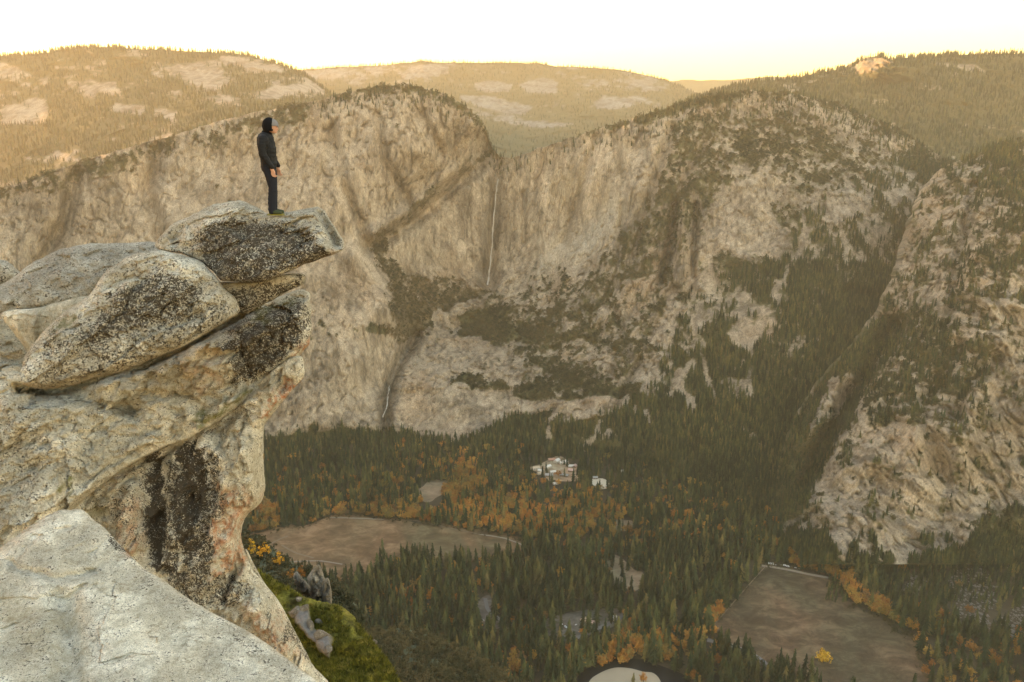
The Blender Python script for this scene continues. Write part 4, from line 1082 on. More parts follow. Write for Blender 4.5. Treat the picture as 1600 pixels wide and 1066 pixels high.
# lower pillar with the black water streaks
boulder('cliff_pillar', [(-140, 960), (-60, 900), (0, 850), (60, 800), (110, 768), (160, 745), (210, 722), (252, 700), (290, 685), (330, 660), (372, 628), (410, 592), (445, 565), (470, 556), (476, 575), (474, 590), (455, 612), (436, 635), (420, 655), (413, 668), (412, 700), (413, 740), (412, 775), (398, 795), (384, 808), (377, 835), (382, 858), (394, 888), (412, 910), (436, 940), (460, 985), (486, 1035), (510, 1100), (300, 1200), (-140, 1200)],
        15.4, RK_W, 'tall undercut rock pillar with wide black water streaks and orange stains below the pale block', 'cliff', k=.30, power=.55, step=2.0, gx=0, gy=-.004, seed=23, amp=.14, strat=1.35,
        lichen=[([(222, 720), (245, 700), (262, 760), (262, 860), (280, 900), (250, 895), (225, 850)], 1.05, 12), ([(280, 700), (330, 680), (330, 780), (318, 860), (300, 900), (285, 860), (276, 780)], 1.0, 12), ([(262, 720), (282, 720), (285, 860), (300, 920), (262, 880)], .84, 8), ([(325, 700), (352, 690), (350, 800), (335, 900), (310, 940), (300, 900)], .8, 16), ([(130, 780), (225, 740), (230, 860), (200, 850)], .52, 12), ([(240, 870), (380, 900), (400, 930), (340, 960), (260, 930)], .72, 12),
                ([(300, 690), (420, 590), (410, 640), (340, 700)], .5, 12), ([(440, 940), (470, 980), (490, 1040), (440, 1000)], .7, 8), ([(180, 730), (230, 700), (225, 760), (185, 760)], .5, 8)], base_l=.40,
        rust=[([(335, 760), (410, 770), (385, 805), (378, 840), (390, 880), (340, 900), (330, 850)], .8, 10), ([(180, 780), (220, 780), (225, 870), (190, 860)], .55, 10), ([(380, 950), (430, 950), (470, 1030), (420, 1020)], .6, 12), ([(436, 600), (478, 580), (470, 600), (440, 640), (415, 665), (420, 640)], 1.0, 4)],
        ochre=[([(150, 760), (230, 760), (230, 880), (180, 860)], .4, 12), ([(330, 680), (410, 660), (410, 800), (340, 820)], .35, 16)], moss=[([(125, 790), (160, 780), (165, 800), (140, 812)], .4, 5)],
        relief=lambda Q: .30 * np.exp(-(sdl(Q, [(370, 700), (365, 800)]) / 36) ** 2) - .15 * np.exp(-(sdl(Q, [(352, 935), (362, 905), (378, 880)]) / 5) ** 2) - .4 * np.exp(-(sdl(Q, [(150, 750), (260, 700), (420, 590)]) / 7) ** 2) - .18 * np.exp(-(sdl(Q, [(238, 720), (245, 860)]) / 16) ** 2) + .16 * np.exp(-(sdl(Q, [(200, 770), (205, 850)]) / 14) ** 2)
        + .3 * np.exp(-(sdl(Q, [(400, 950), (440, 1020)]) / 24) ** 2))
# thin lip that runs down the right edge of the pillar
boulder('cliff_ledge', [(384, 858), (396, 880), (410, 905), (430, 935), (452, 972), (470, 1005), (490, 1045), (505, 1080), (490, 1085), (476, 1050), (458, 1015), (440, 985), (420, 950), (400, 920), (384, 888)],
        15.0, RK, 'thin grey rock rib running down beside the green slope', 'cliff', k=.8, power=.8, step=1.4, seed=27, amp=.03, lichen=[([(400, 900), (500, 1000), (500, 1100), (430, 1000)], .65, 10)], base_l=.4)
# nearest pale slab at the bottom left
boulder('boulder', [(-180, 980), (-60, 905), (0, 858), (30, 834), (62, 812), (92, 799), (118, 796), (134, 800), (146, 812), (160, 822), (178, 840), (198, 862), (226, 888), (262, 912), (300, 938), (340, 962), (385, 985), (430, 1015), (470, 1045), (510, 1076), (560, 1120), (560, 1300), (-180, 1300)],
        5.4, RK_P, 'nearest pale white-grey rock slab in the bottom left corner', k=.16, power=.55, step=2.6, gy=-.0062, seed=31, amp=.045, base_l=.34, facets=.5,
        lichen=[([(110, 800), (200, 865), (300, 940), (400, 1000), (480, 1050), (440, 1050), (300, 965), (180, 880), (120, 820)], .50, 10), ([(20, 960), (80, 950), (90, 1066), (0, 1066)], .42, 18), ([(160, 830), (205, 870), (200, 882), (165, 850)], .8, 6)], ochre=[([(0, 930), (120, 940), (130, 1066), (0, 1066)], .85, 40), ([(150, 900), (330, 980), (360, 1066), (160, 1066)], .45, 40), ([(100, 870), (140, 880), (120, 900), (90, 890)], .4, 8)], rust=[([(185, 855), (205, 872), (200, 880), (185, 870)], .6, 4)],
        relief=lambda Q: .05 * np.exp(-(sdl(Q, [(60, 860), (180, 980), (240, 1066)]) / 40) ** 2) - .07 * np.exp(-(sdl(Q, [(100, 930), (110, 1066)]) / 18) ** 2) - .04 * np.exp(-(sdl(Q, [(20, 880), (90, 900), (150, 890)]) / 7) ** 2))

# ------------------------------------------------------------------ mossy slope right of the pillar
gm, nt, b = new_mat('green_moss')
v = objvec(nt)
n1 = noise(nt, v, 1.1, 6, .7); n2 = noise(nt, v, 7, 5, .75)
c = ramp(nt, n1, [(.34, (.045, .040, .014)), (.46, (.13, .12, .025)), (.58, (.25, .225, .035)), (.72, (.34, .29, .09))])
c = mixc(nt, 1., c, ramp(nt, n2, [(.3, (.45, .45, .45)), (.7, (1.5, 1.5, 1.5))]), 'MULTIPLY')
rk = mixc(nt, n2, (.12, .11, .1), (.42, .39, .36))
c = mixc(nt, attr(nt, 'stone'), c, rk)
nt.links.new(c, b.inputs['Base Color'])
bp = N(nt, 'ShaderNodeBump', {'Strength': 1., 'Distance': .35, 'Height': n2}); nt.links.new(bp.outputs[0], b.inputs['Normal'])
b.inputs['Specular IOR Level'].default_value = .1
GPOLY = [(370, 850), (396, 884), (425, 903), (462, 925), (500, 940), (524, 944), (548, 958), (563, 978), (590, 1010), (608, 1035), (622, 1062), (640, 1110), (640, 1260), (440, 1260), (400, 1000)]


def slope(name, poly, Dfun, mat, seed, amp, step=2.0, stone=None, thick=6):
    X, Y, S, H, near = inflate(poly, step, 1, .7)
    Q = np.stack([X.ravel(), Y.ravel()], 1)
    use = ((S > 0) | near); cell = use[:-1, :-1] & use[1:, :-1] & use[:-1, 1:] & use[1:, 1:] & ((S[:-1, :-1] > 0) | (S[1:, 1:] > 0))
    Dm = Dfun(Q[:, 0], Q[:, 1]); sc_ = Dm / F
    f0 = AT(Q[:, 0], Q[:, 1], Dm - H.ravel() * sc_ * .5)
    lump = fbm(f0, amp * 5, 4, seed=seed) * amp + fbm(f0, amp, 3, seed=seed + 1) * amp * .4
    e = sstep(0, 12, S).ravel()
    st = stone(Q) if stone else np.zeros(len(Q))
    st = st * sstep(-.1, .15, fbm(f0, amp * 1.2, 3, seed=seed + 2) + (st - .5) * .8)
    f = AT(Q[:, 0], Q[:, 1], Dm - H.ravel() * sc_ * .5 - (lump + st * amp * .8) * e)
    f[:, 2] += fbm(f0, amp * .8, 3, seed=seed + 5) * amp * .25
    bck = AT(Q[:, 0], Q[:, 1], Dm + thick)
    ui = np.where(use.ravel())[0]; idx = -np.ones(X.size, int); idx[ui] = np.arange(len(ui))
    I = np.arange(X.size).reshape(X.shape); quads = np.stack([I[:-1, :-1], I[1:, :-1], I[1:, 1:], I[:-1, 1:]], -1)[cell]
    qf = idx[quads]; n = len(ui); ev = near.ravel()[ui]; bi = np.where(ev, np.arange(n), np.arange(n) + n)
    o = add(name, mesh_np(name, np.concatenate([f[ui], bck[ui]]), np.concatenate([qf, bi[qf][:, ::-1]]), mat, attrs={'stone': np.concatenate([st[ui], st[ui]])}))
    tag(o, kind='structure')
    return Q[ui], f[ui], st[ui], S.ravel()[ui]


gq, gf, gs, gS = slope('mossy_slope', GPOLY, lambda x, y: 33 - (y - 900) * .035 - (x - 500) * .004, gm, 41., .8,
               stone=lambda Q: zmask(Q, [([(448, 955), (480, 945), (490, 975), (520, 1000), (515, 1030), (495, 1010), (470, 985)], 1., 5), ([(570, 985), (590, 1000), (612, 1030), (600, 1030)], .7, 4)]))
# moss tufts all over the slope
tuV, tuF = [], []
r_ = np.random.default_rng(5)
for k in range(26):
    a = r_.random() * 6.28; q = r_.random() ** .5 * .5; L = r_.uniform(.35, .9)
    bx, by = math.cos(a) * q, math.sin(a) * q; dx, dy = r_.normal(0, .35, 2); w_ = r_.uniform(.05, .12); s_ = len(tuV)
    tuV += [(bx - w_ * math.sin(a), by + w_ * math.cos(a), 0), (bx + w_ * math.sin(a), by - w_ * math.cos(a), 0), (bx + dx * L, by + dy * L, L)]
    tuF.append((s_, s_ + 1, s_ + 2))
M_TUFT = foliage_mat('moss_leaves', [(0, (.06, .058, .016)), (.4, (.17, .155, .024)), (.8, (.28, .24, .034)), (1, (.36, .29, .09))], 4)
tm = mesh_np('moss_tuft_mesh', np.array(tuV), tuF, M_TUFT, False)
cand = np.where((gs < .3) & (gS > 1))[0]; ch = r_.choice(cand, min(len(cand), 22000)); ch = ch[fbm(gf[ch], 1.4, 3, seed=44.) > -.25]
src = add('moss_tuft', tm, loc=gf[cand[len(cand) // 2]], scale=(.4, .4, .4)); tag(src, 'small tuft of yellow-green moss growing in the middle of the mossy slope', 'moss')
stuff('moss_cover', gf[ch], r_.uniform(.07, .19, len(ch)), [src])

# weathered rock spikes standing on the crest of the mossy slope
for k, (poly, D_, lb) in enumerate([
    ([(486, 936), (484, 918), (479, 905), (486, 893), (497, 882), (503, 890), (508, 905), (516, 915), (518, 935), (517, 947), (508, 945), (500, 934), (494, 946)], 33.5, 'tallest weathered grey rock spike on the crest of the green slope'),
    ([(462, 912), (458, 900), (463, 893), (470, 900), (480, 911), (494, 926), (494, 936), (480, 930), (468, 926)], 34.2, 'short grey rock spike left of the tallest one on the green crest'),
    ([(505, 950), (503, 925), (508, 905), (514, 905), (518, 925), (517, 948), (512, 946)], 33.0, 'pale upright rock tooth at the right end of the spikes on the green crest')]):
    boulder('rock_outcrop', poly, D_, rock_mat('outcrop_granite', (.17, .15, .125), (.40, .36, .30)) if k == 0 else bpy.data.materials['outcrop_granite'], lb, 'rock', k=.9, step=.8, seed=50 + k, amp=.24, strat=1.3, base_l=.5)

om_ = bpy.data.materials['outcrop_granite']
for k, (x_, y_, s_, lb) in enumerate([(461, 956, .62, 'upper left grey stone half buried in the green slope, beside the pillar'), (476, 951, .5, 'grey stone right of the uppermost one on the green slope'), (484, 978, .55, 'grey block in the middle of the mossy slope'),
        (498, 970, .42, 'small pale grey block up and right of the middle block on the mossy slope'), (502, 992, .62, 'largest jagged grey block in the middle of the mossy slope'), (512, 1012, .5, 'narrow grey block low on the mossy slope'), (586, 1000, .32, 'small grey stone on the right edge of the mossy slope'), (468, 938, .35, 'little grey stone high on the mossy slope')]):
    i_ = np.argmin((gq[:, 0] - x_) ** 2 + (gq[:, 1] - y_) ** 2)
    Vc, Fc = blob(700 + k); Vc = np.array(Vc); Vc = Vc * np.array([.8, 1, 1.35]); Vc = Vc + (fbm(Vc + k * 3, .5, 3, ridged=True) * .10)[:, None] * Vc
    o = add('rock_outcrop', mesh_np('rock_outcrop', Vc, Fc, om_, False, attrs={'lichen': np.full(len(Vc), .5)}), loc=gf[i_] + np.array([0, -.05, .0]), rot=(.3 * k, .5, k * 1.3), scale=(s_ * .72, s_ * .72, s_)); tag(o, lb, 'rock')

# brushy shoulder of the hill below, farther down
bm, nt, b = new_mat('brushy_slope_ground')
v = objvec(nt); n2 = noise(nt, v, .15, 6, .7)
c = ramp(nt, n2, [(.3, (.035, .045, .028)), (.55, (.075, .085, .048)), (.75, (.14, .13, .085))]); nt.links.new(c, b.inputs['Base Color'])
sq, sf, ss, sS = slope('brushy_slope', [(560, 1010), (575, 990), (600, 983), (640, 984), (680, 996), (715, 1010), (750, 1028), (785, 1052), (815, 1080), (830, 1200), (560, 1200)],
                  lambda x, y: 760 - (y - 990) * 1.5 + (x - 600) * .3, bm, 71., 9, thick=60)
ch = r_.choice(np.where(sS > 1)[0], 2600); br_p = np.concatenate([br_p, sf[ch]]); br_h = np.concatenate([br_h, r_.uniform(4, 9, len(ch))])
# dark timber slope just beyond the cliff edge
sq, sf, ss, sS = slope('brushy_slope', [(380, 850), (390, 840), (408, 838), (440, 870), (470, 885), (500, 900), (540, 935), (560, 960), (560, 1100), (380, 1100)],
                  lambda x, y: 330 - (y - 850) * .9, bm, 75., 5, thick=40)
ch = r_.choice(np.where(sS > 1)[0], 1400); br_p = np.concatenate([br_p, sf[ch]]); br_h = np.concatenate([br_h, r_.uniform(1.5, 4.2, len(ch))])
bs = add('bush', BRUSH, loc=sf[ch[0]], scale=(4, 4, 4)); tag(bs, 'round dark green bush on the slope just right of the pillar foot', 'bush')
stuff('brush_cover', br_p, br_h, [bs])
for k, (x, y, D_, h, lb) in enumerate([(397, 868, 240, 6.5, 'slim bright yellow shrub against the cliff edge, leftmost of the yellow shrubs'), (414, 872, 250, 5, 'rounded golden shrub second from the cliff edge'), (436, 884, 235, 4.4, 'low orange-yellow shrub third from the cliff edge'), (470, 908, 120, 2.4, 'small orange bush just left of the rock spikes'), (455, 903, 120, 1.6, 'tiny tan-orange bush beside the short rock spike')]):
    Vc, Fc = leafy_crown(600 + k, n=16, R=.35 if k else .2, z0=.05)
    P0 = AT(x, y, D_); e = add('yellow_shrub', None, loc=P0, scale=(h * 1.3, h * 1.3, h * 1.1)); tag(e, lb, 'shrub')
    add('crown', mesh_np('shrub_crown', Vc, Fc, M_GOLD if k < 3 else M_AUT, False), e); add('stem', TRUNK2, e, scale=(.5, .5, .6))

# ------------------------------------------------------------------ houses, cars
M_WALL = plain('cabin_wall', (.30, .21, .14), scale=.5); M_WALLP = plain('pale_wall', (.6, .52, .42), scale=.5); M_WIN = plain('window_glass', (.03, .035, .04), rough=.15)
ROOF = {'white': plain('white_roof', (.70, .65, .57), var=.08), 'grey': plain('grey_roof', (.36, .35, .33)), 'tan': plain('tan_roof', (.58, .46, .32)), 'rust': plain('rust_roof', (.42, .24, .17)), 'pink': plain('rosy_roof', (.55, .38, .32))}


def box(x0, y0, z0, x1, y1, z1):
    V = [(x, y, z) for x in (x0, x1) for y in (y0, y1) for z in (z0, z1)]
    return V, [[0, 1, 3, 2], [4, 6, 7, 5], [0, 4, 5, 1], [2, 3, 7, 6], [0, 2, 6, 4], [1, 5, 7, 3]]


def merge(parts):
    V, Fc = [], []
    for v, f in parts:
        s = len(V); V += list(v); Fc += [[i + s for i in q] for q in f]
    return V, Fc


def house(px, py, L, W, H, rz, roof, label, wall=None, group=None):
    P = FP(px, py); P[2] += .35
    e = add('cabin', None, loc=P, rot=(0, 0, math.radians(rz))); tag(e, label, 'building', group)
    rh = W * .32; ov = .8
    V, Fc = merge([box(-L / 2, -W / 2, 0, L / 2, W / 2, H)])
    s = len(V); V += [(-L / 2, -W / 2, H), (-L / 2, W / 2, H), (-L / 2, 0, H + rh), (L / 2, -W / 2, H), (L / 2, W / 2, H), (L / 2, 0, H + rh)]
    Fc = Fc[:5] + [[s, s + 1, s + 2], [s + 3, s + 5, s + 4]]
    add('wall', mesh_np('wall', V, Fc, wall or M_WALL, False), e)
    t = .5; R = []; y2 = W / 2 + ov; dz = rh * ov / (W / 2)
    for s_ in (-1, 1):
        a = [(-L / 2 - ov, s_ * y2, H - dz + .05), (L / 2 + ov, s_ * y2, H - dz + .05), (L / 2 + ov, 0, H + rh + .05), (-L / 2 - ov, 0, H + rh + .05)]
        R.append((a + [(x, y, z + t) for x, y, z in a], [[0, 1, 2, 3], [4, 5, 6, 7], [0, 1, 5, 4], [1, 2, 6, 5], [2, 3, 7, 6], [3, 0, 4, 7]]))
    V, Fc = merge(R); add('roof', mesh_np('roof', V, Fc, ROOF[roof], False), e)
    n = max(2, int(L // 6))
    for i in range(n):
        x = -L / 2 + L * (i + .5) / n
        V, Fc = box(x - 1, -W / 2 - .12, H * .35, x + 1, -W / 2 - .01, H * .75)
        add('window', mesh_np('window', V, Fc, M_WIN, False), e)


for a in [
    (836, 733, 26, 11, 4, 20, 'tan', 'long tan-roofed building at the left end of the village cluster'), (845, 737, 16, 10, 4, -15, 'white', 'bright white-roofed building near the left end of the village, below the long tan roof'),
    (856, 731, 18, 11, 5, 35, 'white', 'white-roofed cabin in the upper left part of the village'), (870, 722, 20, 12, 5, 60, 'white', 'white-roofed building topmost in the village'),
    (880, 724, 26, 12, 5, 28, 'white', 'largest white-roofed lodge at the upper right of the village'), (862, 720, 20, 12, 4, 10, 'rust', 'rust-brown roof at the upper edge of the village'),
    (892, 730, 15, 10, 4, 0, 'white', 'small white-roofed cabin at the right end of the village'), (898, 730, 14, 10, 4, 70, 'pink', 'small rosy roof at the far right end of the village'),
    (893, 737, 18, 12, 5, -20, 'pink', 'larger rosy roof below the small white cabin on the right of the village'), (864, 739, 16, 9, 4, 15, 'white', 'white-roofed cabin in the centre of the village yard'),
    (858, 744, 22, 12, 4, -8, 'grey', 'grey-roofed building low in the village, left of centre'), (882, 744, 24, 10, 4, -25, 'grey', 'long grey-roofed building low in the village, right of centre'),
    (868, 757, 14, 9, 4, 25, 'white', 'white-roofed hut below the village among trees'), (843, 741, 14, 9, 4, 40, 'tan', 'small tan roof at the lower left of the village'),
    (950, 762, 14, 9, 4, 20, 'white', 'little white-roofed hut beside the pale sand lot'), (930, 748, 13, 9, 4, 5, 'grey', 'grey-roofed hut at the upper end of the pale sand lot'),
    (972, 738, 16, 9, 4, 5, 'white', 'lone white roof in the forest up and right of the sand lot'), (877, 800, 18, 9, 4, 5, 'white', 'white-roofed building alone in mid forest, lower left of two'), (888, 797, 14, 9, 4, 15, 'white', 'white-roofed building alone in mid forest, right of two'),
    (985, 830, 13, 8, 4, 20, 'white', 'white roof by the orange trees in mid forest'), (915, 791, 18, 9, 4, -10, 'grey', 'grey roof in the mid forest north of the small dirt clearing'),
    (915, 970, 20, 9, 4, 30, 'tan', 'tan-roofed cabin at the campground clearing'), (922, 974, 16, 8, 4, -15, 'pink', 'rosy roof close under the tan-roofed campground cabin'), (958, 968, 15, 9, 4, 60, 'white', 'white-roofed shelter right of the campground clearing'),
    (710, 756, 9, 7, 3, 0, 'white', 'tiny white hut beside the dirt strip left of the village'), (755, 895, 10, 7, 3, 20, 'grey', 'small grey roof among the dark conifers of mid valley'),
    (575, 906, 10, 7, 4, 20, 'white', 'small white-walled hut in the conifers below the left meadow')]:
    house(*a[:7], a[7], M_WALLP if a[6] in ('white', 'tan') else M_WALL)

PAINT = {c: plain('car_paint_' + c, v, rough=.3, var=.03) for c, v in {'white': (.8, .8, .8), 'silver': (.5, .51, .52), 'dark': (.04, .045, .055), 'red': (.35, .05, .04)}.items()}
TYRE = plain('tyre_rubber', (.02, .02, .02))


def car_meshes(van):
    L, W, H1, H2 = (6.6, 2.2, 1.5, 2.9) if van else (4.6, 1.85, .95, 1.5)
    prof = [(-L / 2, .35), (-L / 2, H1), (-L * .46, H2 if van else H1 + .05), (-L * .34, H2), (L * (.30 if van else .12), H2), (L * (.42 if van else .28), H1 + .02), (L / 2, H1 - .12), (L / 2, .35)]
    n = len(prof); V = [(x, s * W / 2 * (.86 if z > H1 + .1 else 1), z) for s in (-1, 1) for x, z in prof]
    Fc = [list(range(n - 1, -1, -1)), list(range(n, 2 * n))] + [[i, (i + 1) % n, n + (i + 1) % n, n + i] for i in range(n)]
    wv, wf = [], []
    for x in (-L * .3, L * .3):
        for s in (-1, 1):
            b0 = len(wv)
            for yy in (s * W / 2 * .8, s * W / 2 * 1.03):
                for j in range(10): wv.append((x + .36 * math.cos(j * .628), yy, .36 + .36 * math.sin(j * .628)))
            wf += [list(range(b0, b0 + 10)), list(range(b0 + 10, b0 + 20))] + [[b0 + j, b0 + (j + 1) % 10, b0 + 10 + (j + 1) % 10, b0 + 10 + j] for j in range(10)]
    gv, gf_ = merge([box(-L * .33, -W / 2 * .99, H1 + .05, L * .12, -W / 2 * .9, H2 - .15), box(-L * .33, W / 2 * .9, H1 + .05, L * .12, W / 2 * .99, H2 - .15)])
    return (V, Fc), (gv, gf_), (wv, wf)


CARM = {}
for c in PAINT:
    for van in (0, 1):
        (a1, a2), (b1, b2), (c1, c2) = car_meshes(van)
        CARM[c, van] = (mesh_np('car_body', a1, a2, PAINT[c], False), mesh_np('car_windows', b1, b2, M_WIN, False), mesh_np('car_wheels', c1, c2, TYRE, False))


def car(px, py, rz, c, van, label, group=None):
    P = FP(px, py); P[2] += .55
    e = add('parked_van' if van else 'parked_car', None, loc=P, rot=(0, 0, math.radians(rz))); tag(e, label, 'van' if van else 'car', group)
    for nm, me in zip(('body', 'window', 'wheel'), CARM[c, van]): add(nm, me, e)


for i, a in enumerate([(1201, 881, 85, 'white', 1, 'first white van from the left in the row above the right-hand meadow'), (1204.5, 881.5, 85, 'white', 1, 'second white van from the left in the row above the right-hand meadow'), (1208, 882, 85, 'white', 1, 'third white van from the left in the row above the right-hand meadow'),
    (1212, 883, 80, 'silver', 0, 'silver car right after the three white vans above the meadow'), (1221, 884, -15, 'silver', 0, 'silver car alone in the gap right of the row of vans'), (1226, 884.5, -15, 'white', 1, 'white van in the middle of the roadside row above the meadow'),
    (1231, 886, -15, 'white', 1, 'white van just before the dark car on the meadow road'), (1237, 886.5, -15, 'dark', 0, 'dark car between the white van and the silver car on the meadow road'), (1243, 888, -15, 'silver', 0, 'silver car near the right end of the roadside row'), (1249, 890, -15, 'silver', 0, 'last silver car at the right end of the roadside row'),
    (754, 971, 20, 'silver', 1, 'silver camper van on the grey patch left of the campground'), (831, 973, 60, 'white', 1, 'white camper van parked alone between dark conifers'), (864, 990, 80, 'white', 1, 'white camper van at the lower left of the campground'), (863, 994, 40, 'silver', 1, 'silver camper van just below the white one in the campground'),
    (877, 976, -40, 'white', 1, 'white camper van at the top of the campground loop'), (884, 981, -50, 'white', 1, 'second white camper van on the right side of the campground loop'), (905, 988, 10, 'silver', 0, 'silver car by the campground road'), (900, 977, 30, 'white', 0, 'white car near the tan-roofed cabin')]):
    car(*a)

# ------------------------------------------------------------------ the person
def limb_mesh(chains, k=16):
    """closed tapered round-ended tubes, one per bone, to be fused into one surface"""
    V, Fc = [], []
    for ch in chains:
        for a, c_ in zip(ch[:-1], ch[1:]):
            ra = np.array(a[3] if isinstance(a[3], tuple) else (a[3], a[3])); rb = np.array(c_[3] if isinstance(c_[3], tuple) else (c_[3], c_[3]))
            A, B = np.array(a[:3], float), np.array(c_[:3], float); d_ = B - A; d_ /= np.linalg.norm(d_)
            t1 = np.cross(d_, (0, 1, 0)); t1 /= np.linalg.norm(t1) + 1e-9; t2 = np.cross(d_, t1)
            rings = [(A - d_ * ra.mean() * .98, ra * .18), (A - d_ * ra.mean() * .8, ra * .6), (A - d_ * ra.mean() * .45, ra * .9), (A, ra), (B, rb), (B + d_ * rb.mean() * .45, rb * .9), (B + d_ * rb.mean() * .8, rb * .6), (B + d_ * rb.mean() * .98, rb * .18)]
            s = len(V)
            for c0, r0 in rings:
                for j in range(k):
                    an = 2 * math.pi * j / k; V.append(tuple(c0 + t1 * math.cos(an) * r0[0] + t2 * math.sin(an) * r0[1]))
            for i in range(len(rings) - 1):
                for j in range(k): Fc.append([s + i * k + j, s + i * k + (j + 1) % k, s + (i + 1) * k + (j + 1) % k, s + (i + 1) * k + j])
            Fc.append([s + j for j in range(k - 1, -1, -1)]); e_ = s + (len(rings) - 1) * k; Fc.append([e_ + j for j in range(k)])
    return V, Fc


def skin_mesh(name, chains, mat, sub=2, vox=None, ell=(), root=0):
    if vox:
        V, Fc = limb_mesh(chains)
        return fuse(name, V, Fc, mat, vox, ell)
    """chains: list of lists of (x, y, z, r); equal points are shared"""
    vs, rs, es, key = [], [], [], {}
    for ch in chains:
        prev = None
        for (x, y, z, r) in ch:
            kk = (round(x, 4), round(y, 4), round(z, 4))
            if kk not in key:
                key[kk] = len(vs); vs.append((x, y, z)); rs.append(r if isinstance(r, tuple) else (r, r))
            i = key[kk]
            if prev is not None and prev != i: es.append((prev, i))
            prev = i
    import bmesh
    me = bpy.data.meshes.new(name); bm_ = bmesh.new(); lay = bm_.verts.layers.skin.verify()
    bv = []
    for k, (v_, r) in enumerate(zip(vs, rs)):
        q = bm_.verts.new(v_); q[lay].radius = r; q[lay].use_root = (k == root); bv.append(q)
    for a, c_ in es: bm_.edges.new((bv[a], bv[c_]))
    bm_.to_mesh(me); bm_.free()
    o = bpy.data.objects.new('t', me); COL.objects.link(o)
    o.modifiers.new('s', 'SKIN').use_smooth_shade = True
    md = o.modifiers.new('u', 'SUBSURF'); md.levels = md.render_levels = sub
    dg = bpy.context.evaluated_depsgraph_get(); ev = o.evaluated_get(dg)
    m1 = bpy.data.meshes.new_from_object(ev)
    V = [tuple(v_.co) for v_ in m1.vertices]; Fc = [list(p_.vertices) for p_ in m1.polygons]
    bpy.data.objects.remove(o)
    return fuse(name, V, Fc, mat, vox, ell)


def fuse(name, V, Fc, mat, vox, ell):
    for (cx_, cy_, cz_, rx, ry, rz_) in ell:
        s = len(V); nu, nv_ = 20, 14
        for i in range(nv_ + 1):
            for j in range(nu):
                th = math.pi * i / nv_; ph = 2 * math.pi * j / nu
                V.append((cx_ + rx * math.sin(th) * math.cos(ph), cy_ + ry * math.sin(th) * math.sin(ph), cz_ + rz_ * math.cos(th)))
        Fc += [[s + i * nu + j, s + (i + 1) * nu + j, s + (i + 1) * nu + (j + 1) % nu, s + i * nu + (j + 1) % nu] for i in range(nv_) for j in range(nu)]
    me = mesh_np(name, V, Fc, mat)
    if vox:
        o = bpy.data.objects.new('t', me); COL.objects.link(o)
        r_m = o.modifiers.new('r', 'REMESH'); r_m.mode = 'VOXEL'; r_m.voxel_size = vox; r_m.use_smooth_shade = True
        dg = bpy.context.evaluated_depsgraph_get(); me2 = bpy.data.meshes.new_from_object(o.evaluated_get(dg)); me2.name = name
        bpy.data.objects.remove(o); me = me2
        n_ = len(me.vertices); par = np.arange(n_); E = np.empty(len(me.edges) * 2, np.int32); me.edges.foreach_get('vertices', E); E = E.reshape(-1, 2)
        while True:                                      # keep only the one connected surface
            lo = np.minimum(par[E[:, 0]], par[E[:, 1]]); q = par.copy(); np.minimum.at(q, E[:, 0], lo); np.minimum.at(q, E[:, 1], lo); q = q[q]
            if (q == par).all(): break
            par = q
        ids, cnt = np.unique(par, return_counts=True); big = ids[cnt.argmax()]; keepv = par == big
        print('islands', name, sorted(cnt)[-6:])
        new = -np.ones(n_, int); new[keepv] = np.arange(keepv.sum())
        Vk = np.empty(n_ * 3, np.float32); me.vertices.foreach_get('co', Vk); Vk = Vk.reshape(-1, 3)[keepv]
        Fk = [[new[v_] for v_ in p_.vertices] for p_ in me.polygons if keepv[p_.vertices[0]]]
        me = mesh_np(name, Vk, Fk, mat)
    return me


SKINM = plain('skin', (.44, .25, .17), rough=.6, var=.06); JACK = plain('black_jacket', (.011, .0115, .013), rough=.75, var=.3, scale=20); TROU = plain('dark_trousers', (.012, .014, .021), rough=.85, var=.3, scale=20)
HOODM = plain('black_hood', (.004, .004, .005), rough=.9); CAPM = plain('grey_beanie', (.17, .165, .17), rough=.9); SHOE = plain('green_black_shoe', (.035, .045, .02), rough=.6, var=.5, scale=15); SOLE = plain('yellow_sole', (.16, .14, .02), rough=.6)
foot = AT(428, 335.5, 15.75)
per = add('person', None, loc=foot + np.array([-.01, 0, .005])); tag(per, 'person in black hooded jacket and dark trousers standing with bowed head on the overhanging boulder', 'person')


def finger(px_, py_, pz_, l, spread, curl, r):
    out = [(px_, py_, pz_, r)]; x, y, z = px_, py_, pz_; a = curl * .3
    for s_, g in ((.45, .5), (.3, 1.2), (.25, 2.0)):
        a2 = curl * g; x += math.sin(a2) * l * s_ + .002; z -= math.cos(a2) * l * s_; y += spread * s_ * l
        out.append((x, y, z, r * (1 - .12 * g)))
    return out


def arm(s):
    sh = (-.035, s * .175, 1.385, .046); el_ = (-.035 if s < 0 else .0, s * .245, 1.115, .040); wr = (.088, s * .20, .862, .026); pm = (.105, s * .195, .812, (.034, .020))
    ch = [[(-.04, 0, 1.38, .06), sh, (-.045, s * .225, 1.28, .044), el_, (.03, s * .23, .99, .036), wr, pm]]
    for i, (dx, l) in enumerate(((-.028, .068), (-.010, .078), (.010, .074), (.027, .060))):
        ch.append([pm] + finger(pm[0] + dx, pm[1], pm[2] - .040, l, 0, .45 + .08 * i, .0095))
    ch.append([wr, (wr[0] + .032, wr[1] - s * .012, wr[2] - .028, .011), (wr[0] + .048, wr[1] - s * .018, wr[2] - .062, .0095), (wr[0] + .050, wr[1] - s * .016, wr[2] - .088, .008)])
    return ch


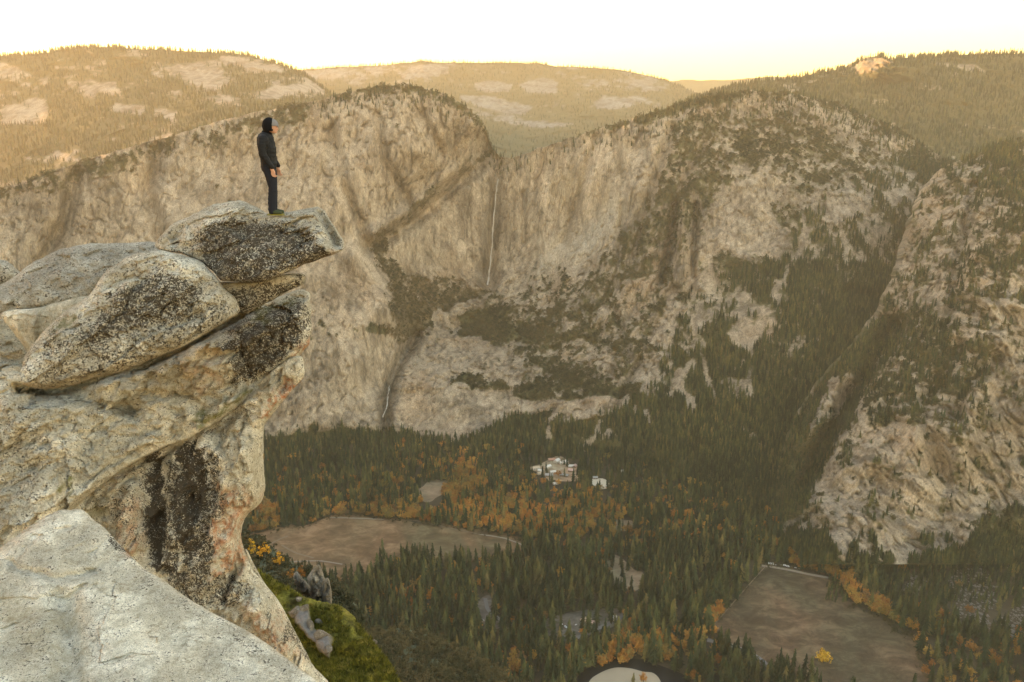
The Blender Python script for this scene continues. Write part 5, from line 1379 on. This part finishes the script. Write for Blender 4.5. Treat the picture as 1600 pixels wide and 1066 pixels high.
def leg(s, kx):
    return [[(-.02, 0, .94, .082), (-.02 + kx * .2, s * .090, .88, .070), (kx * .7, s * .100, .70, .075), (kx, s * .10, .49, .055), (-.01 + kx * .5, s * .10, .30, .052), (-.02 + kx * .35, s * .10, .09, .036), (.05 + kx * .35, s * .105, .045, .033), (.12 + kx * .35, s * .115, .035, .022)]]


torso = [[(-.02, 0, .94, .082), (-.02, 0, 1.06, (.09, .12)), (-.03, 0, 1.22, (.10, .14)), (-.04, 0, 1.38, .065), (.01, 0, 1.50, .05), (.05, 0, 1.575, .05)]]
ch = torso + arm(-1) + arm(1) + leg(-1, .05) + leg(1, .0)
hx, hz_ = .100, 1.612
me = skin_mesh('body', ch, SKINM, 2, .0048, ell=[(hx, 0, hz_, .095, .075, .115), (hx + .018, 0, hz_ - .070, .06, .052, .055), (hx + .092, 0, hz_ - .045, .020, .012, .024), (hx + .075, 0, hz_ - .078, .022, .025, .008), (hx + .088, 0, hz_ - .005, .014, .055, .010),
                                          (hx - .0, .076, hz_ - .02, .018, .01, .03), (hx, -.076, hz_ - .02, .018, .01, .03), (hx + .055, 0, hz_ - .105, .028, .028, .02), (.12, -.20, .81, .018, .014, .03)])
bd = add('body', me, per)
for s_ in (-1, 1):
    e_ = skin_mesh('eye', [[(hx + .082, s_ * .03, hz_ - .018, .004), (hx + .085, s_ * .03, hz_ - .018, .004)]], plain('eye_dark', (.02, .015, .012), rough=.3), 1); add('eye', e_, bd)
# jacket: trunk and two sleeves with folds
jk = [[(-.02, 0, .885, (.135, .175)), (-.02, 0, 1.02, (.13, .175)), (-.025, 0, 1.20, (.16, .20)), (-.045, 0, 1.35, (.15, .19)), (-.03, 0, 1.455, (.085, .10)), (.0, 0, 1.50, .070)]]
for s in (-1, 1):
    jk.append([(-.045, 0, 1.35, (.15, .19)), (-.035, s * .19, 1.395, .078), (-.05, s * .232, 1.28, .074), (-.04 if s < 0 else -.01, s * .25, 1.12, .066), (.025, s * .232, 1.0, .057), (.088, s * .21, .895, .046)])
me = skin_mesh('jacket', jk, JACK, 2, .008, ell=[(-.055, 0, 1.40, .12, .17, .10), (-.01, 0, .95, .135, .165, .08), (-.03, 0, 1.2, .145, .18, .2), (-.01, -.2, 1.33, .08, .06, .12)])
Vj = np.empty(len(me.vertices) * 3, np.float32); me.vertices.foreach_get('co', Vj); Vj = Vj.reshape(-1, 3).astype(float)
fold = fbm(Vj, .11, 3, (1, 1, .6), ridged=True, seed=3.) * .012 + fbm(Vj, .03, 2, seed=4.) * .003
c0 = np.stack([np.full(len(Vj), -.02), np.where(np.abs(Vj[:, 1]) > .17, np.sign(Vj[:, 1]) * .22, 0), Vj[:, 2]], 1); dn = Vj - c0; dn /= np.linalg.norm(dn, axis=1)[:, None] + 1e-6
me.vertices.foreach_set('co', (Vj + dn * fold[:, None]).astype(np.float32).ravel()); me.update()
add('jacket', me, per)
tr = []
for s, kx in ((-1, .05), (1, .0)):
    tr.append([(-.02, s * .05, .97, .105), (-.02 + kx * .2, s * .085, .87, .112), (kx * .7 - .005, s * .098, .70, .098), (kx + .005, s * .10, .50, .078), (-.005 + kx * .5, s * .10, .30, .072), (-.015 + kx * .35, s * .10, .10, .066), (-.01 + kx * .35, s * .10, .065, .060)])
me = skin_mesh('trousers', tr, TROU, 2, .008, ell=[(-.035, 0, .91, .12, .155, .11)])
Vj = np.empty(len(me.vertices) * 3, np.float32); me.vertices.foreach_get('co', Vj); Vj = Vj.reshape(-1, 3).astype(float)
fold = fbm(Vj, .12, 3, (1, 1, .5), ridged=True, seed=7.) * .009
Vj[:, 0] += fold; me.vertices.foreach_set('co', Vj.astype(np.float32).ravel()); me.update()
add('trousers', me, per)


def shell(name, c, r, cut, thick, mat, noise_=.006):
    """open shell: ellipsoid with the face side cut away; cut(d) -> keep"""
    nu, nv_ = 40, 28; V = []; idm = {}; Fc = []
    for i in range(nv_ + 1):
        for j in range(nu):
            th = math.pi * i / nv_; ph = 2 * math.pi * j / nu
            V.append((math.sin(th) * math.cos(ph), math.sin(th) * math.sin(ph), math.cos(th)))
    V = np.array(V); P = V * np.array(r) + np.array(c); P += V * (fbm(P, .05, 3, seed=2.)[:, None] * noise_)
    q = grid = []
    for i in range(nv_):
        for j in range(nu):
            f = [i * nu + j, (i + 1) * nu + j, (i + 1) * nu + (j + 1) % nu, i * nu + (j + 1) % nu]
            if cut(V[f].mean(0)): Fc.append(f)
    me = mesh_np(name, P, Fc, mat); o = add(name, me, per)
    s = o.modifiers.new('thickness', 'SOLIDIFY'); s.thickness = thick; s.offset = 0
    return o


hd = shell('hood', (hx - .055, 0, hz_ + .005), (.125, .112, .155), lambda d: d[0] < .62 + .25 * max(0, d[2]) * 0 and not (d[2] < -.55 and d[0] > .1), .012, HOODM)
add('collar', skin_mesh('collar', [[(-.03, 0, 1.44, (.10, .13)), (.0, 0, 1.50, (.095, .105)), (.02, 0, 1.545, .075)]], HOODM, 2), per)
shell('beanie', (hx + .006, 0, hz_ + .022), (.105, .086, .112), lambda d: d[2] > -.08 - .1 * d[0], .008, CAPM, .002)
for s, kx in ((-1, .05), (1, .0)):
    x0_ = -.02 + kx * .35
    m_ = skin_mesh('shoe', [[(x0_ - .055, s * .10, .050, .045), (x0_ + .01, s * .10, .065, .052), (x0_ + .10, s * .107, .045, .044), (x0_ + .20, s * .115, .035, .034)]], SHOE, 2)
    sh_ = add('shoe', m_, per)
    pts_ = [(x0_ - .085, -.03), (x0_ - .07, -.045), (x0_ + .08, -.05), (x0_ + .2, -.045), (x0_ + .245, 0), (x0_ + .2, .045), (x0_ + .08, .05), (x0_ - .07, .045), (x0_ - .10, .03)]
    n_ = len(pts_); V = [(x, s * .105 + y, z) for z in (-.006, .016) for x, y in pts_]
    Fc = [list(range(n_ - 1, -1, -1)), list(range(n_, 2 * n_))] + [[i, (i + 1) % n_, n_ + (i + 1) % n_, n_ + i] for i in range(n_)]
    add('sole', mesh_np('sole', V, Fc, SOLE, False), sh_)

HAZE = 3.9e-5; SUN_EL = 6; SUN_AZ = -70; SKY = .14; SUN = 2.7; SUN_ANG = .5; SUNC = (1, .55, .20); EXPO = 3.05; HZC = (1.0, .875, .64, 1); WB = (1.12, .97, .93); RIDGE = 420; ANI = .35; DUST = 1.0; AIR = 1.8

# ------------------------------------------------------------------ unseen ridge left of the picture, added to block sun from the valley
xs_ = np.linspace(-4200, -700, 90); ys_ = np.linspace(-1800, 3100, 110)
X, Y = np.meshgrid(xs_, ys_)
lim = -(.70 * np.maximum(Y, 0) + 260)                                   # stays clear of the picture's left edge
dd = np.maximum(0, lim - X)
Hh = np.minimum(RIDGE, -980 + dd * 2.2 + 500 * (Y < 900)) * sstep(3000, 2500, Y) + FLOOR * (1 - sstep(3000, 2500, Y))
Pn = np.stack([X.ravel(), Y.ravel(), np.zeros(X.size)], 1)
Hh = Hh + (fbm(Pn, 500, 4, seed=120.) * 140).reshape(X.shape); Hh = np.maximum(Hh, FLOOR - 5)
Vn = np.stack([X, Y, Hh], -1)
Pn = Vn.reshape(-1, 3)
tag(add('shading_ridge', mesh_np('shading_ridge', Pn, grid_faces(110, 90), M_TERR, attrs={'tint': veg_blend(rock_tint(Pn), sstep(-.1, .1, fbm(Pn, 200, 3, seed=122.)), Pn)})), kind='structure')

# ------------------------------------------------------------------ air, light, camera
hz, nt, b = new_mat('haze_air')
nt.nodes.remove(b)
pv = N(nt, 'ShaderNodeVolumePrincipled', {'Color': HZC, 'Density': HAZE, 'Anisotropy': ANI})
nt.links.new(pv.outputs[0], nt.nodes['Material Output'].inputs['Volume'])
x0, x1, y0, y1, z0, z1 = -14000, 14000, -60, 17500, FLOOR - 1, 2100
o = add('haze', mesh_np('haze', [(x, y, z) for x in (x0, x1) for y in (y0, y1) for z in (z0, z1)],
        [[0, 1, 3, 2], [4, 6, 7, 5], [0, 4, 5, 1], [2, 3, 7, 6], [0, 2, 6, 4], [1, 5, 7, 3]], hz, False))
tag(o, kind='stuff')

w = bpy.data.worlds.new('World'); sc.world = w; w.use_nodes = True
nt = w.node_tree; bg = nt.nodes['Background']
sky = nt.nodes.new('ShaderNodeTexSky'); sky.sky_type = 'NISHITA'; sky.sun_disc = False
sky.sun_elevation = math.radians(SUN_EL); sky.sun_rotation = math.radians(SUN_AZ)
sky.altitude = 2200; sky.air_density = AIR; sky.dust_density = DUST; sky.ozone_density = 1.0
wb = mixc(nt, 1.0, sky.outputs[0], WB, 'MULTIPLY'); nt.links.new(wb, bg.inputs[0]); bg.inputs[1].default_value = SKY
sl = bpy.data.lights.new('sun', 'SUN'); sl.energy = SUN; sl.angle = math.radians(SUN_ANG); sl.color = SUNC
so = bpy.data.objects.new('sun', sl); COL.objects.link(so)
az = math.radians(SUN_AZ); el = math.radians(SUN_EL)
d = Vector((math.sin(az) * math.cos(el), math.cos(az) * math.cos(el), math.sin(el)))
so.rotation_euler = d.to_track_quat('Z', 'Y').to_euler()

cam = bpy.data.cameras.new('camera'); co = bpy.data.objects.new('camera', cam); COL.objects.link(co)
cam.sensor_width = 36; cam.lens = F / 1600 * 36; cam.clip_start = .1; cam.clip_end = 80000
co.rotation_euler = (math.radians(90) - PITCH, 0, 0); sc.camera = co
sc.view_settings.view_transform = 'Standard'; sc.view_settings.look = 'None'; sc.view_settings.gamma = 1
sc.view_settings.exposure = EXPO
sc.cycles.use_denoising = True
sc.cycles.max_bounces = 6; sc.cycles.volume_bounces = 1; sc.cycles.diffuse_bounces = 3
